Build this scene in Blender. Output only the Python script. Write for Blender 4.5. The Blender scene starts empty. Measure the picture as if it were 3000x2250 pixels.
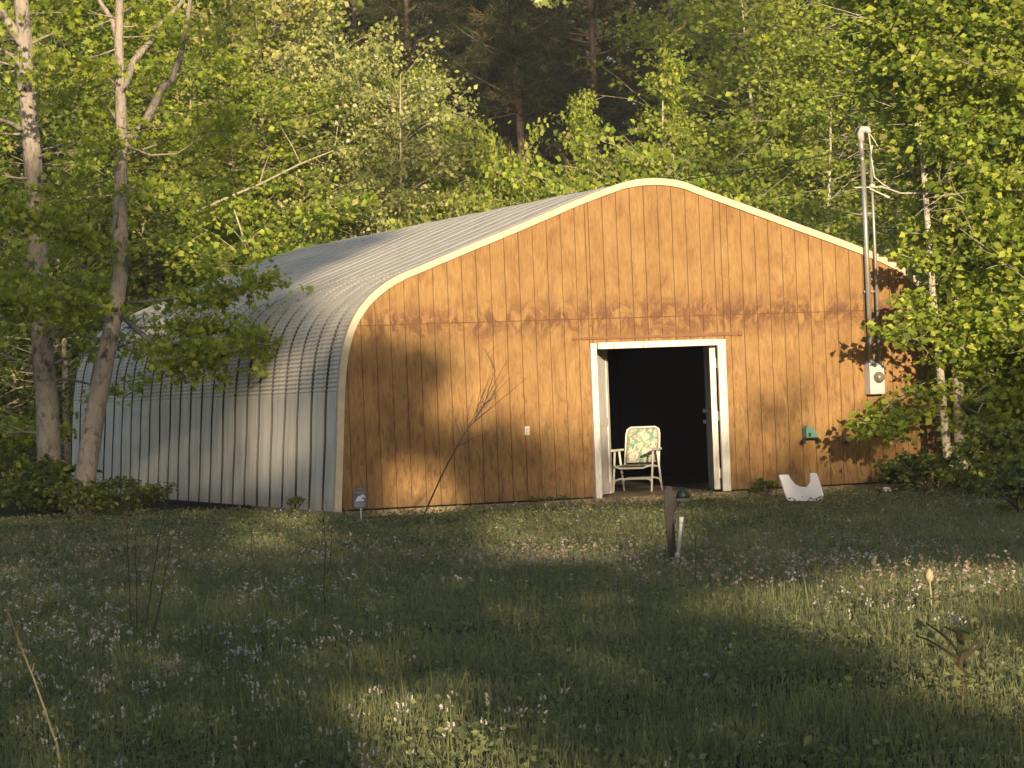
import bpy, math, random
import numpy as np
from mathutils import Vector, Matrix

rnd = random.Random(7)
rng = np.random.default_rng(11)
S = bpy.context.scene
COL = S.collection
rad = math.radians

# ------------------------------------------------------------------ camera
CAM = np.array([-16.3685, -38.3595, 1.4916])
YAW, PITCH, ROLL, FPX = 0.3586, 0.0029, -0.0391, 9062.3
def cam_axes():
    f = np.array([math.sin(YAW)*math.cos(PITCH), math.cos(YAW)*math.cos(PITCH), math.sin(PITCH)])
    r = np.array([math.cos(YAW), -math.sin(YAW), 0.0]); u = np.cross(r, f)
    return math.cos(ROLL)*r+math.sin(ROLL)*u, -math.sin(ROLL)*r+math.cos(ROLL)*u, f
CR, CU, CF = cam_axes()
cd = bpy.data.cameras.new('camera'); cam = bpy.data.objects.new('camera', cd); COL.objects.link(cam)
cd.sensor_width = 36; cd.lens = FPX/3000*36; cd.clip_start = .1; cd.clip_end = 1000
cam.matrix_world = Matrix(((CR[0], CU[0], -CF[0], CAM[0]), (CR[1], CU[1], -CF[1], CAM[1]),
                           (CR[2], CU[2], -CF[2], CAM[2]), (0, 0, 0, 1)))
S.camera = cam
def at(u, v, axis=1, val=0.0):
    """world point of a measured spot on the plane coordinate[axis] == val"""
    d = CF+(u-1500)/FPX*CR-(v-1125)/FPX*CU
    t = (val-CAM[axis])/d[axis]
    return CAM+t*d

# ------------------------------------------------------------------ light
SUN_AZ, SUN_EL = rad(12.0), rad(11.0)      # direction the light travels, from +y towards +x
LD = np.array([math.sin(SUN_AZ)*math.cos(SUN_EL), math.cos(SUN_AZ)*math.cos(SUN_EL), -math.sin(SUN_EL)])
w = bpy.data.worlds.new('World'); S.world = w; w.use_nodes = True
nt = w.node_tree; nt.nodes.clear()
sky = nt.nodes.new('ShaderNodeTexSky'); sky.sky_type = 'NISHITA'; sky.sun_disc = False
sky.sun_elevation = SUN_EL; sky.sun_rotation = math.pi+SUN_AZ; sky.dust_density = 2.0; sky.ozone_density = 1.6
bg = nt.nodes.new('ShaderNodeBackground'); bg.inputs[1].default_value = 0.10
wo = nt.nodes.new('ShaderNodeOutputWorld')
nt.links.new(sky.outputs[0], bg.inputs[0]); nt.links.new(bg.outputs[0], wo.inputs[0])
sl = bpy.data.lights.new('sun', 'SUN'); sl.energy = 5.0; sl.angle = rad(0.5); sl.color = (1.0, .80, .53)
so = bpy.data.objects.new('sun', sl); COL.objects.link(so)
so.rotation_euler = Vector(LD).to_track_quat('-Z', 'Y').to_euler()
so.location = (-20, -60, 30)
S.view_settings.view_transform = 'Standard'; S.view_settings.look = 'None'
S.view_settings.exposure = 0.88; S.view_settings.gamma = 1.0
S.cycles.max_bounces = 7; S.cycles.transparent_max_bounces = 6
S.cycles.use_denoising = True

# ------------------------------------------------------------------ materials
class NM:
    def __init__(s, name, rough=.8, metal=0., spec=.3):
        s.m = bpy.data.materials.new(name); s.m.use_nodes = True; s.t = s.m.node_tree
        s.b = s.t.nodes['Principled BSDF']
        s.b.inputs['Roughness'].default_value = rough; s.b.inputs['Metallic'].default_value = metal
        s.b.inputs['Specular IOR Level'].default_value = spec
    def n(s, ty, **k):
        x = s.t.nodes.new(ty)
        for a, v in k.items(): setattr(x, a, v)
        return x
    def l(s, a, b): s.t.links.new(a, b)
    def coords(s, scale=(1, 1, 1)):
        c = s.n('ShaderNodeTexCoord'); m = s.n('ShaderNodeMapping'); m.inputs['Scale'].default_value = scale
        s.l(c.outputs['Object'], m.inputs['Vector']); return m.outputs[0]
    def noise(s, scale, vec, detail=4, rough=.6, dist=0.):
        x = s.n('ShaderNodeTexNoise'); x.inputs['Scale'].default_value = scale; x.inputs['Detail'].default_value = detail
        x.inputs['Roughness'].default_value = rough; x.inputs['Distortion'].default_value = dist
        s.l(vec, x.inputs['Vector']); return x.outputs['Fac']
    def ramp(s, fac, stops):
        r = s.n('ShaderNodeValToRGB'); e = r.color_ramp.elements
        while len(e) < len(stops): e.new(.5)
        for i, (p, c) in enumerate(stops):
            e[i].position = p; e[i].color = (c, c, c, 1) if isinstance(c, (int, float)) else (*c, 1)
        s.l(fac, r.inputs[0]); return r.outputs[0]
    def mix(s, fac, a, b, mode='MIX'):
        x = s.n('ShaderNodeMix', data_type='RGBA', blend_type=mode)
        if isinstance(fac, (int, float)): x.inputs[0].default_value = fac
        else: s.l(fac, x.inputs[0])
        for i, v in ((6, a), (7, b)):
            if isinstance(v, (tuple, list)): x.inputs[i].default_value = (*v, 1)
            else: s.l(v, x.inputs[i])
        return x.outputs[2]
    def math(s, op, a, b=None):
        x = s.n('ShaderNodeMath', operation=op)
        for i, v in ((0, a), (1, b)):
            if v is None: continue
            if isinstance(v, (int, float)): x.inputs[i].default_value = v
            else: s.l(v, x.inputs[i])
        return x.outputs[0]
    def attr(s, name):
        a = s.n('ShaderNodeAttribute'); a.attribute_name = name; return a.outputs['Fac']
    def sep(s, vec):
        x = s.n('ShaderNodeSeparateXYZ'); s.l(vec, x.inputs[0]); return x.outputs
    def color(s, c):
        if isinstance(c, (tuple, list)): s.b.inputs['Base Color'].default_value = (*c, 1)
        else: s.l(c, s.b.inputs['Base Color'])
    def bump(s, h, strength=.3, dist=.01):
        b = s.n('ShaderNodeBump'); b.inputs['Strength'].default_value = strength; b.inputs['Distance'].default_value = dist
        s.l(h, b.inputs['Height']); s.l(b.outputs[0], s.b.inputs['Normal'])

def simple(name, c, rough=.6, metal=0., var=.25, scale=8., spec=.3):
    k = NM(name, rough, metal, spec); v = k.coords()
    f = k.noise(scale, v, 5)
    k.color(k.mix(f, tuple(x*(1-var) for x in c), tuple(min(1, x*(1+var)) for x in c)))
    return k.m

def leaf_mat(name, dark, mid, light, transl=.35, extra=None, rough=.55):
    k = NM(name, rough, 0, .25)
    t = k.attr('tint')
    stops = [(0., dark), (.5, mid), (.93, light)]
    if extra: stops.append((.985, extra))
    c = k.ramp(t, stops)
    oi = k.n('ShaderNodeObjectInfo')
    c = k.mix(k.math('MULTIPLY', oi.outputs['Random'], .35), c, (mid[0]*1.5, mid[1]*1.15, mid[2]*.9))
    k.color(c)
    tr = k.n('ShaderNodeBsdfTranslucent')
    k.l(k.mix(.5, c, (light[0]*1.1, light[1]*1.1, light[2]*.5)), tr.inputs[0])
    ms = k.n('ShaderNodeMixShader'); ms.inputs[0].default_value = transl
    k.l(k.b.outputs[0], ms.inputs[1]); k.l(tr.outputs[0], ms.inputs[2])
    k.l(ms.outputs[0], k.t.nodes['Material Output'].inputs[0])
    return k.m

M = {}
M['leaf'] = leaf_mat('hardwood_leaf', (.026, .062, .015), (.215, .30, .040), (.54, .60, .09), .46, (.42, .38, .14))
M['leaf_pale'] = leaf_mat('pale_leaf', (.09, .12, .04), (.29, .32, .09), (.55, .54, .20), .35, (.55, .50, .30))
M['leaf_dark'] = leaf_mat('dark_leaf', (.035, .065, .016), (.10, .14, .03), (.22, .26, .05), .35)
M['needle'] = leaf_mat('pine_needle', (.022, .034, .016), (.05, .062, .024), (.10, .105, .04), .15, (.24, .17, .06))
M['grass'] = leaf_mat('grass_blade', (.085, .10, .066), (.15, .175, .105), (.37, .37, .15), .48, (.30, .25, .12))
M['weed'] = leaf_mat('broad_weed_leaf', (.08, .105, .06), (.14, .165, .09), (.27, .29, .12), .45)
M['petal'] = leaf_mat('petal', (.27, .255, .27), (.37, .35, .375), (.50, .48, .50), .25)
M['drypink'] = leaf_mat('seed_head', (.14, .11, .09), (.25, .20, .17), (.38, .33, .29), .25)
def bark(name, a, b, blotch, bscale=3.):
    k = NM(name, .9); v = k.coords((1, 1, .35)); f = k.noise(14, v, 6, .7)
    c = k.mix(f, a, b)
    f2 = k.ramp(k.noise(bscale, k.coords((1, 1, .8)), 4, .65), [(.56, 0.), (.66, 1.)])
    c = k.mix(f2, c, blotch); k.color(c); f3 = k.ramp(k.noise(9, k.coords((1.5, 1.5, .5)), 6, .8), [(.52, 0.), (.60, .6)]); c = k.mix(f3, c, blotch); k.color(c); k.bump(k.noise(30, v, 5), .9, .04); return k.m
M['bark_grey'] = bark('grey_bark', (.19, .16, .135), (.44, .38, .325), (.06, .05, .05))
M['bark_pale'] = bark('pale_bark', (.35, .31, .25), (.60, .55, .46), (.14, .12, .09), 7.)
M['bark_pine'] = bark('pine_bark', (.10, .078, .062), (.19, .145, .12), (.08, .05, .04))
M['bark_twig'] = bark('twig_bark', (.30, .26, .18), (.50, .45, .32), (.16, .13, .09))

# ------------------------------------------------------------------ object helpers
def tag(o, label=None, cat=None, group=None, kind=None):
    if label: o['label'] = label
    if cat: o['category'] = cat
    if group: o['group'] = group
    if kind: o['kind'] = kind
    return o
def empty(name, loc=(0, 0, 0), rz=0., **k):
    o = bpy.data.objects.new(name, None); COL.objects.link(o); o.location = loc; o.rotation_euler = (0, 0, rz)
    o.empty_display_size = .2
    return tag(o, **k)
def link(name, me, parent=None, mat=None):
    if mat is not None: me.materials.append(mat)
    o = bpy.data.objects.new(name, me); COL.objects.link(o); o.parent = parent; return o

class MB:
    """collects mixed polygons"""
    def __init__(s): s.v = []; s.f = []; s.t = []; s.n = 0
    def add(s, v, faces, tint=.5):
        v = np.asarray(v, float).reshape(-1, 3); s.v.append(v)
        for f in faces: s.f.append([i+s.n for i in f]); s.t.append(tint)
        s.n += len(v)
    def box(s, c, d, rot=None, tint=.5):
        c = np.array(c, float); h = np.array(d, float)/2
        p = np.array([[x, y, z] for x in (-1, 1) for y in (-1, 1) for z in (-1, 1)])*h
        if rot is not None: p = p@np.array(rot).T
        s.add(p+c, [(0, 1, 3, 2), (4, 6, 7, 5), (0, 4, 5, 1), (2, 3, 7, 6), (0, 2, 6, 4), (1, 5, 7, 3)], tint)
    def tube(s, pts, r, n=8, cap=True, tint=.5):
        pts = np.asarray(pts, float); m = len(pts)
        r = np.broadcast_to(np.asarray(r, float), (m,))
        tg = np.gradient(pts, axis=0); tg /= np.linalg.norm(tg, axis=1)[:, None]+1e-12
        ref = np.array([0, 0, 1.]) if abs(tg[0][2]) < .9 else np.array([1., 0, 0])
        a = np.cross(tg[0], ref); a /= np.linalg.norm(a); V = []
        for i in range(m):
            a = a-tg[i]*(a@tg[i]); a /= np.linalg.norm(a)+1e-12; b = np.cross(tg[i], a)
            th = np.arange(n)*2*math.pi/n
            V.append(pts[i]+r[i]*(np.cos(th)[:, None]*a+np.sin(th)[:, None]*b))
        F = [(i*n+j, i*n+(j+1) % n, (i+1)*n+(j+1) % n, (i+1)*n+j) for i in range(m-1) for j in range(n)]
        if cap: F += [tuple(range(n))[::-1], tuple((m-1)*n+j for j in range(n))]
        s.add(np.vstack(V), F, tint)
    def prism(s, poly, axis, lo, hi):
        """poly: list of 2-D points; extruded along axis"""
        n = len(poly); V = []
        for h in (lo, hi):
            for a, b in poly:
                V.append((h, a, b) if axis == 0 else (a, h, b) if axis == 1 else (a, b, h))
        s.add(V, [tuple(range(n)), tuple(range(2*n-1, n-1, -1))]+[(i, i+n, (i+1) % n+n, (i+1) % n) for i in range(n)])
    def lathe(s, prof, c=(0, 0, 0), axis=2, n=20):
        V = []; k = len(prof)
        for r, h in prof:
            for j in range(n):
                a = 2*math.pi*j/n; q = [r*math.cos(a), r*math.sin(a)]
                V.append((q[0], q[1], h) if axis == 2 else (q[0], h, q[1]) if axis == 1 else (h, q[0], q[1]))
        F = [(i*n+j, i*n+(j+1) % n, (i+1)*n+(j+1) % n, (i+1)*n+j) for i in range(k-1) for j in range(n)]
        F += [tuple(range(n)), tuple((k-1)*n+j for j in range(n))]
        s.add(np.array(V)+np.array(c), F)
    def mesh(s, name, smooth=False):
        me = bpy.data.meshes.new(name); V = np.vstack(s.v)
        L = np.array([len(f) for f in s.f]); fl = np.concatenate([np.array(f) for f in s.f])
        me.vertices.add(len(V)); me.vertices.foreach_set('co', V.ravel())
        me.loops.add(len(fl)); me.loops.foreach_set('vertex_index', fl.astype(np.int32))
        me.polygons.add(len(L)); me.polygons.foreach_set('loop_start', np.concatenate([[0], np.cumsum(L)[:-1]]).astype(np.int32))
        me.polygons.foreach_set('use_smooth', np.full(len(L), bool(smooth)))
        at_ = me.attributes.new('tint', 'FLOAT', 'FACE'); at_.data.foreach_set('value', np.array(s.t, float))
        me.update(calc_edges=True)
        return me
    def build(s, name, mat, parent=None, smooth=False):
        return link(name, s.mesh(name, smooth), parent, mat)

def fast_mesh(name, tmpl, faces, cen, mats, tint, smooth=False):
    """many copies of one small template in one mesh; mats (N,3,3) rotation*scale"""
    N = len(cen); T = np.asarray(tmpl, float); k = len(T)
    V = np.einsum('nij,kj->nki', mats, T)+cen[:, None, :]
    me = bpy.data.meshes.new(name)
    me.vertices.add(N*k); me.vertices.foreach_set('co', V.ravel())
    fl = np.concatenate([np.array(f) for f in faces]); Ls = np.array([len(f) for f in faces])
    allf = (np.arange(N)[:, None]*k+fl[None, :]).ravel(); L = np.tile(Ls, N)
    me.loops.add(len(allf)); me.loops.foreach_set('vertex_index', allf.astype(np.int32))
    me.polygons.add(len(L)); me.polygons.foreach_set('loop_start', np.concatenate([[0], np.cumsum(L)[:-1]]).astype(np.int32))
    me.polygons.foreach_set('use_smooth', np.full(len(L), bool(smooth)))
    a = me.attributes.new('tint', 'FLOAT', 'FACE'); a.data.foreach_set('value', np.repeat(tint, len(faces)))
    me.update(calc_edges=True)
    return me

def rots(N, R, tilt=.9):
    tilt = tilt*1.7
    """random frames: normal = up tilted; heading random. columns: side, along, normal"""
    h = R.uniform(0, 2*math.pi, N); along = np.stack([np.cos(h), np.sin(h), R.normal(-.25, .45, N)], 1)
    along /= np.linalg.norm(along, axis=1)[:, None]
    nrm = np.stack([R.normal(0, tilt, N), R.normal(0, tilt, N), np.ones(N)], 1)
    side = np.cross(along, nrm); side /= np.linalg.norm(side, axis=1)[:, None]
    nrm = np.cross(side, along)
    return np.stack([side, along, nrm], 2)

LOBED = [(0, 0, 0), (.16, .10, .02), (.48, .12, .05), (.26, .38, .03), (.42, .72, .06), (.12, .62, .02), (0, 1, 0),
         (-.12, .62, .02), (-.42, .72, .06), (-.26, .38, .03), (-.48, .12, .05), (-.16, .10, .02)]
LOBED_F = [(0, 1, 2, 3, 4, 5, 6), (0, 6, 7, 8, 9, 10, 11)]
KITE = [(0, 0, 0), (.36, .42, .06), (0, 1, 0), (-.36, .42, .06)]
KITE_F = [(0, 1, 2), (0, 2, 3)]
NEED = [(-.018, 0, 0), (.018, 0, 0), (.010, 1, -.05), (-.010, 1, -.05)]
NEED_F = [(0, 1, 2, 3)]

def leaves_mesh(name, cen, size, R, lobed=False, tilt=.9, tint=None):
    N = len(cen); m = rots(N, R, tilt); s = R.uniform(.4, 1.4, N)*size
    t = np.clip(R.normal(.47, .30, N), 0, 1) if tint is None else tint
    return fast_mesh(name, LOBED if lobed else KITE, LOBED_F if lobed else KITE_F, cen, m*s[:, None, None], t)

# ------------------------------------------------------------------ ground
def fbm(x, y, seed=0):
    r = np.random.default_rng(seed); o = 0
    for k, a in ((.11, 1.), (.23, .6), (.51, .4), (1.1, .25)):
        p = r.uniform(0, 6.28, 4); th = r.uniform(0, 6.28)
        o = o+a*np.sin((x*math.cos(th)+y*math.sin(th))*k*6.28/2+p[0]+1.3*np.sin(y*k*2.1+p[1]))*np.sin((y*math.cos(th)-x*math.sin(th))*k*5.1/2+p[2]+np.sin(x*k*2.7+p[3]))
    return o
def gz(x, y):
    near = np.clip((-np.asarray(y, float)-1.5)/4, 0, 1)
    return -.02+near*.035*fbm(x, y, 3)-.02
gx = np.concatenate([[-200, -120, -70], np.linspace(-40, 40, 161), [70, 120, 200]])
gy = np.concatenate([[-200, -120, -70], np.linspace(-45, 45, 181), [70, 120, 220]])
X, Y = np.meshgrid(gx, gy); Z = gz(X, Y)
b = MB(); nx, ny = len(gx), len(gy)
b.add(np.stack([X, Y, Z], 2).reshape(-1, 3), [(j*nx+i, j*nx+i+1, (j+1)*nx+i+1, (j+1)*nx+i) for j in range(ny-1) for i in range(nx-1)])
k = NM('soil_and_thatch', .95, 0, .1); v = k.coords()
c = k.ramp(k.noise(3, v, 8, .7), [(.3, (.02, .024, .012)), (.55, (.04, .048, .02)), (.75, (.075, .065, .035))])
k.color(c); k.bump(k.noise(20, v, 6), .8, .05)
tag(b.build('ground', k.m, None, True), kind='structure')

# ------------------------------------------------------------------ barn
LEN = 16.0
PROF = [(-4.49, 0), (-4.42, 1.0), (-4.35, 1.84), (-4.27, 2.23), (-4.14, 2.53), (-3.92, 2.80), (-3.60, 3.02), (-3.20, 3.18),
        (-1.95, 3.64), (-.43, 4.19), (-.12, 4.265), (.22, 4.28), (.56, 4.235), (.80, 4.15), (2.13, 3.68), (3.30, 3.26), (3.68, 3.10),
        (3.98, 2.92), (4.19, 2.70), (4.30, 2.45), (4.36, 1.95), (4.42, 1.0), (4.49, 0)]
def smooth_prof(P, step=.05):
    P = np.array(P, float); d = np.r_[0, np.cumsum(np.linalg.norm(np.diff(P, axis=0), axis=1))]
    out = []
    for i in range(len(P)-1):
        p0 = P[max(i-1, 0)]; p1 = P[i]; p2 = P[i+1]; p3 = P[min(i+2, len(P)-1)]
        L = np.linalg.norm(p2-p1); l0 = max(np.linalg.norm(p1-p0), 1e-6); l2 = max(np.linalg.norm(p3-p2), 1e-6)
        m1 = ((p1-p0)/l0*L+(p2-p1))/2 if i > 0 else p2-p1
        m2 = ((p3-p2)/l2*L+(p2-p1))/2 if i < len(P)-2 else p2-p1
        n = max(2, int(L/step))
        for t in np.arange(n)/n:
            out.append((2*t**3-3*t*t+1)*p1+(t**3-2*t*t+t)*m1+(-2*t**3+3*t*t)*p2+(t**3-t*t)*m2)
    out.append(P[-1]); return np.array(out)
PR = smooth_prof(PROF, .009)
tg = np.gradient(PR, axis=0); tg /= np.linalg.norm(tg, axis=1)[:, None]; NR = np.stack([-tg[:, 1], tg[:, 0]], 1)   # outward
def top_z(x):
    m = slice(0, len(PR)); i = np.where((PR[:-1, 0] <= x) & (PR[1:, 0] > x))[0]
    i = i[-1] if len(i) else 0
    t = (x-PR[i, 0])/(PR[i+1, 0]-PR[i, 0]+1e-9); return PR[i, 1]+t*(PR[i+1, 1]-PR[i, 1])
barn = empty('barn', (0, 0, 0), label='long steel arch barn with orange plywood front and open doorway', cat='barn')
# --- steel shell
arc = np.r_[0, np.cumsum(np.linalg.norm(np.diff(PR, axis=0), axis=1))]
ang = np.degrees(np.arctan2(tg[:, 1], tg[:, 0])); curv = np.abs(np.gradient(ang, arc))
from_crimp = (curv > 9) | ((np.abs(PR[:, 0]) > 3.25) & (PR[:, 1] > 1.82))
w_c = np.convolve(from_crimp.astype(float), np.ones(5)/5, 'same')
crimp = w_c*.006*np.cos(arc*2*math.pi/.058)
NP = 25; pitch = LEN/NP; ys = []; off = []
for p in range(NP):
    y0 = .03+p*pitch*(LEN-.06)/LEN; pw = pitch*(LEN-.06)/LEN
    for fy, dd in ((0., 0.), (.44, .004), (.825, 0.), (.833, -.055), (.975, -.055), (.985, 0.)):
        ys.append(y0+fy*pw); off.append(dd)
ys.append(LEN-.03); off.append(0.)
V = []
for y_, d_ in zip(ys, off):
    wob = .004*np.sin(arc*1.7+y_*3.1)+.003*np.sin(arc*5+y_*1.3)
    q = PR+NR*(d_+(crimp if d_ > -.02 else 0)+wob)[:, None] if not np.isscalar(crimp) else PR
    V.append(np.stack([q[:, 0], np.full(len(q), y_), q[:, 1]], 1))
V = np.vstack(V); n = len(PR)
b = MB(); b.add(V, [(i*n+j, i*n+j+1, (i+1)*n+j+1, (i+1)*n+j) for i in range(len(ys)-1) for j in range(n-1)])
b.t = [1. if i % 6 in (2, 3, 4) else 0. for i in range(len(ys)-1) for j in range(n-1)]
k = NM('weathered_steel', .55, 0., .4); v = k.coords((1, 1, 1))
f = k.noise(1.2, v, 6, .65); c = k.mix(f, (.55, .505, .435), (.68, .63, .56))
st = k.ramp(k.noise(5, k.coords((1, 1.5, .12)), 5, .7), [(.46, 0.), (.70, .65)])
c = k.mix(st, c, (.30, .25, .19))
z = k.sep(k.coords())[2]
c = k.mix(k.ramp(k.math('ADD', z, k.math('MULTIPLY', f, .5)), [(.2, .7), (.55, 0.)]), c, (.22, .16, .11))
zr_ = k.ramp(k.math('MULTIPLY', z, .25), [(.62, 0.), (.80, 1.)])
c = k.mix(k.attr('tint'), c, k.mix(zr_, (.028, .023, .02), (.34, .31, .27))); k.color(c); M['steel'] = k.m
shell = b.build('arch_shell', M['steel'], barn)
# --- front siding: one board at a time between grooves
def siding(mb, y0, y1, x0, x1, hole=None, joint=2.44, zlow=.06):
    g = .203; xs = [x0]; xx = math.ceil(x0/g)*g
    while xx < x1: xs.append(xx); xx += g
    xs.append(x1)
    if hole: xs = sorted(set([round(a, 4) for a in xs]+[hole[0], hole[1]]))
    for a, c_ in zip(xs[:-1], xs[1:]):
        if c_-a < .02: continue
        ishole = hole and a >= hole[0]-1e-4 and c_ <= hole[1]+1e-4
        gw_ = rnd.choice((.0045, .006, .0075)); a2, c2 = a+.005, c_-gw_; tint = rnd.random()
        for lo, hi in ((zlow, joint-.006), (joint+.006, None)):
            if ishole and lo < 1: lo = hole[2]
            ta, tb, tm = top_z(a2)-.02, top_z(c2)-.02, top_z((a2+c2)/2)-.02
            if hi: ta = min(ta, hi); tb = min(tb, hi); tm = min(tm, hi)
            if max(ta, tb) <= lo+.02: continue
            ta = max(ta, lo+.005); tb = max(tb, lo+.005); tm = max(tm, lo+.005)
            P = [(a2, lo), (c2, lo), (c2, tb), ((a2+c2)/2, tm), (a2, ta)]
            mb.prism(P, 1, y0, y1); mb.t[-7:] = [tint]*7
DX0, DX1, DZ = -.862, 1.118, 2.09
b = MB(); siding(b, 0., .03, -4.40, 4.41, (DX0, DX1, DZ))
# backing sheet seen at the bottom of the grooves
def strip(mb, xa, xb, lo, y0, y1, n=30):
    X_ = np.linspace(xa, xb, n); P = [(xa, lo), (xb, lo)]+[(x, max(lo+.01, top_z(x)-.03)) for x in X_[::-1]]
    mb.prism(P, 1, y0, y1)
nf_ = len(b.f); strip(b, -4.38, DX0, .07, .010, .045)
strip(b, DX1, 4.39, .07, .010, .045); strip(b, DX0, DX1, DZ, .010, .045); b.t[nf_:] = [3.]*(len(b.t)-nf_)
k = NM('orange_stained_plywood', .75, 0, .2); oc = k.coords(); x_, y_, z_ = k.sep(oc)
t = k.attr('tint')
grain = k.noise(9, k.coords((7, 1, .5)), 6, .75, .8); cloud = k.noise(2.2, k.coords((1.6, 1, .8)), 5, .65, .8)
c = k.ramp(k.math('ADD', k.math('MULTIPLY', grain, .55), k.math('MULTIPLY', cloud, .45)),
           [(.36, (.155, .078, .031)), (.44, (.235, .127, .048)), (.54, (.30, .175, .066)), (.66, (.37, .235, .098))])
c = k.mix(k.math('MULTIPLY', t, .26), c, (.25, .13, .05))
# worn, darker band along the sheet joint and above the doorway
dj = k.math('ABSOLUTE', k.math('SUBTRACT', k.math('ADD', z_, k.math('MULTIPLY', k.noise(5, k.coords((1, 1, .5)), 5, .7), .5)), 2.70))
band = k.ramp(dj, [(.04, .95), (.34, 0.)])
patch = k.ramp(k.noise(4.5, k.coords((1, 1, .7)), 6, .75, 1.2), [(.43, 0.), (.54, 1.)])
c = k.mix(k.math('MULTIPLY', band, patch), c, (.125, .058, .030))
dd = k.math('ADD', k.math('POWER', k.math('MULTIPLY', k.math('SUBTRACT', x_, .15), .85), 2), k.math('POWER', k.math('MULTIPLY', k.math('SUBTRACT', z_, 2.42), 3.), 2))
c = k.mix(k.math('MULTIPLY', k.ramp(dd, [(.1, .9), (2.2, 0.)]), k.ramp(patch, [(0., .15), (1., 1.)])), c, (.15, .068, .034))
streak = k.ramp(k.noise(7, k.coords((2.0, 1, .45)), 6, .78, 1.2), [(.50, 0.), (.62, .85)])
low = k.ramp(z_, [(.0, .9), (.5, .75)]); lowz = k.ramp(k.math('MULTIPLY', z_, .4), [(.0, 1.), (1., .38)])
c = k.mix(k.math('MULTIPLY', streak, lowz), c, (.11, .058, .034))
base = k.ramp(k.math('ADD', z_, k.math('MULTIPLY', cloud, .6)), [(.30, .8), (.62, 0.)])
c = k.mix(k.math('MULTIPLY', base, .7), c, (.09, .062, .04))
c = k.mix(k.math('GREATER_THAN', t, 2.), c, (.13, .065, .028)); k.color(c); k.bump(grain, .10, .004); M['ply'] = k.m
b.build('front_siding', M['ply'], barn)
# patched squares of siding right of the doorway and the drip board over it
M['drip'] = simple('stained_drip_board', (.20, .095, .045), .8, 0, .35, 9)
b = MB(); b.prism([(DX0-.24, 2.165), (DX1+.22, 2.16), (DX1+.26, 2.215), (DX1+.02, 2.205), (.4, 2.197), (DX0-.24, 2.198)], 1, -.022, -.003)
b.box((DX1+.23, -.022, 2.185), (.05, .03, .065))
b.build('drip_board', M['drip'], barn)
b = MB()
for i in range(-20, 21):
    x0 = i*.203+.10
    if top_z(x0) > 3.2:
        for z0 in (2.40, 2.49): b.lathe([(.005, -.003), (.005, .002)], (x0+rnd.uniform(-.02, .02), 0, z0+rnd.uniform(-.01, .01)), 1, 6)
    if not DX0-.1 < x0 < DX1+.1:
        for z0 in (.18, 1.22): b.lathe([(.005, -.003), (.005, .002)], (x0+rnd.uniform(-.02, .02), 0, z0+rnd.uniform(-.02, .02)), 1, 6)
tag(b.build('nail_heads', simple('rusty_nail', (.09, .045, .03), .6, .5), barn), kind='stuff')
# cream channel trim round the arch edge
def band_strip(mb, i0, i1, wi, wo_, y0, y1):
    ix = np.unique(np.linspace(i0, i1-1, max(3, (i1-i0)//5)).astype(int)); q = PR[ix]; nn = NR[ix]; m = len(q)
    inn = q-nn*wi; out = q+nn*wo_; V = []
    for y_ in (y0, y1):
        V += [(p[0], y_, p[1]) for p in inn]; V += [(p[0], y_, p[1]) for p in out]
    F = []
    for i in range(m-1):
        a, b_, c_, d_ = i, i+1, m+i, m+i+1; e, f_, g_, h_ = 2*m+i, 2*m+i+1, 3*m+i, 3*m+i+1
        F += [(a, b_, d_, c_), (e, g_, h_, f_), (a, e, f_, b_), (c_, d_, h_, g_)]
    F += [(0, m, 3*m, 2*m), (m-1, 2*m-1, 4*m-1, 3*m-1)]
    mb.add(V, F)
M['cream'] = simple('cream_trim_paint', (.50, .42, .30), .6, 0, .38, 6)
M['trimsteel'] = simple('bare_trim_steel', (.5, .48, .45), .45, .4, .15, 5)
cuts = [int(np.argmin(np.abs(arc-s))) for s in (0, .50, 1.72, 3.45, 6.9, 8.35, arc[-1]-3.1, arc[-1])]
for i, (a, c_) in enumerate(zip(cuts[:-1], cuts[1:])):
    b = MB(); band_strip(b, a, c_+1, .062 if i != 3 else .056, .030, -.028-(i % 2)*.003, .06)
    o = b.build('arch_trim', M['cream'], barn)
# dark gap between shell and trim, back wall, slab
b = MB(); siding(b, LEN-.03, LEN, -4.35, 4.35, None)
strip(b, -4.36, 4.36, .03, LEN-.05, LEN-.035); b.build('back_siding', M['ply'], barn)
b = MB(); b.box((0, LEN/2-.05, -.005), (9.02, LEN+.10, .09))
k = NM('dusty_concrete', .9); v = k.coords()
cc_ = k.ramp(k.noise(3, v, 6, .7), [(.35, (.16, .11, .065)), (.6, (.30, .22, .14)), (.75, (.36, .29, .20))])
rear_shade = k.ramp(k.math('ADD', k.math('MULTIPLY', k.sep(k.coords())[1], .1), k.math('MULTIPLY', k.noise(1.5, k.coords(), 4), .15)), [(.40, 0.), (.48, 1.)])  # rear of the floor darkened in the colour, standing in for indoor shade
k.color(k.mix(rear_shade, cc_, (.012, .009, .007))); M['conc'] = k.m
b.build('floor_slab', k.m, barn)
M['interior_shade'] = simple('shade_board', (.024, .0145, .010), .95, 0, .3, 3, .02)  # near-black colour stands in for the unlit interior
b = MB(); strip(b, -4.2, 4.2, .05, 10.9, 10.94); b.build('shade_partition', M['interior_shade'], barn)  # dark wall added so the view through the doorway stays in shade
b = MB(); b.box((0, 5.5, 2.42), (8.3, 10.6, .03)); b.build('loft_ceiling', M['interior_shade'], barn)
b = MB(); b.box((4.05, 5.6, 1.2), (.03, 10.4, 2.35)); b.build('shade_lining', M['interior_shade'], barn)  # dark sheet added to cover the lit ribs of the right wall
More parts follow.
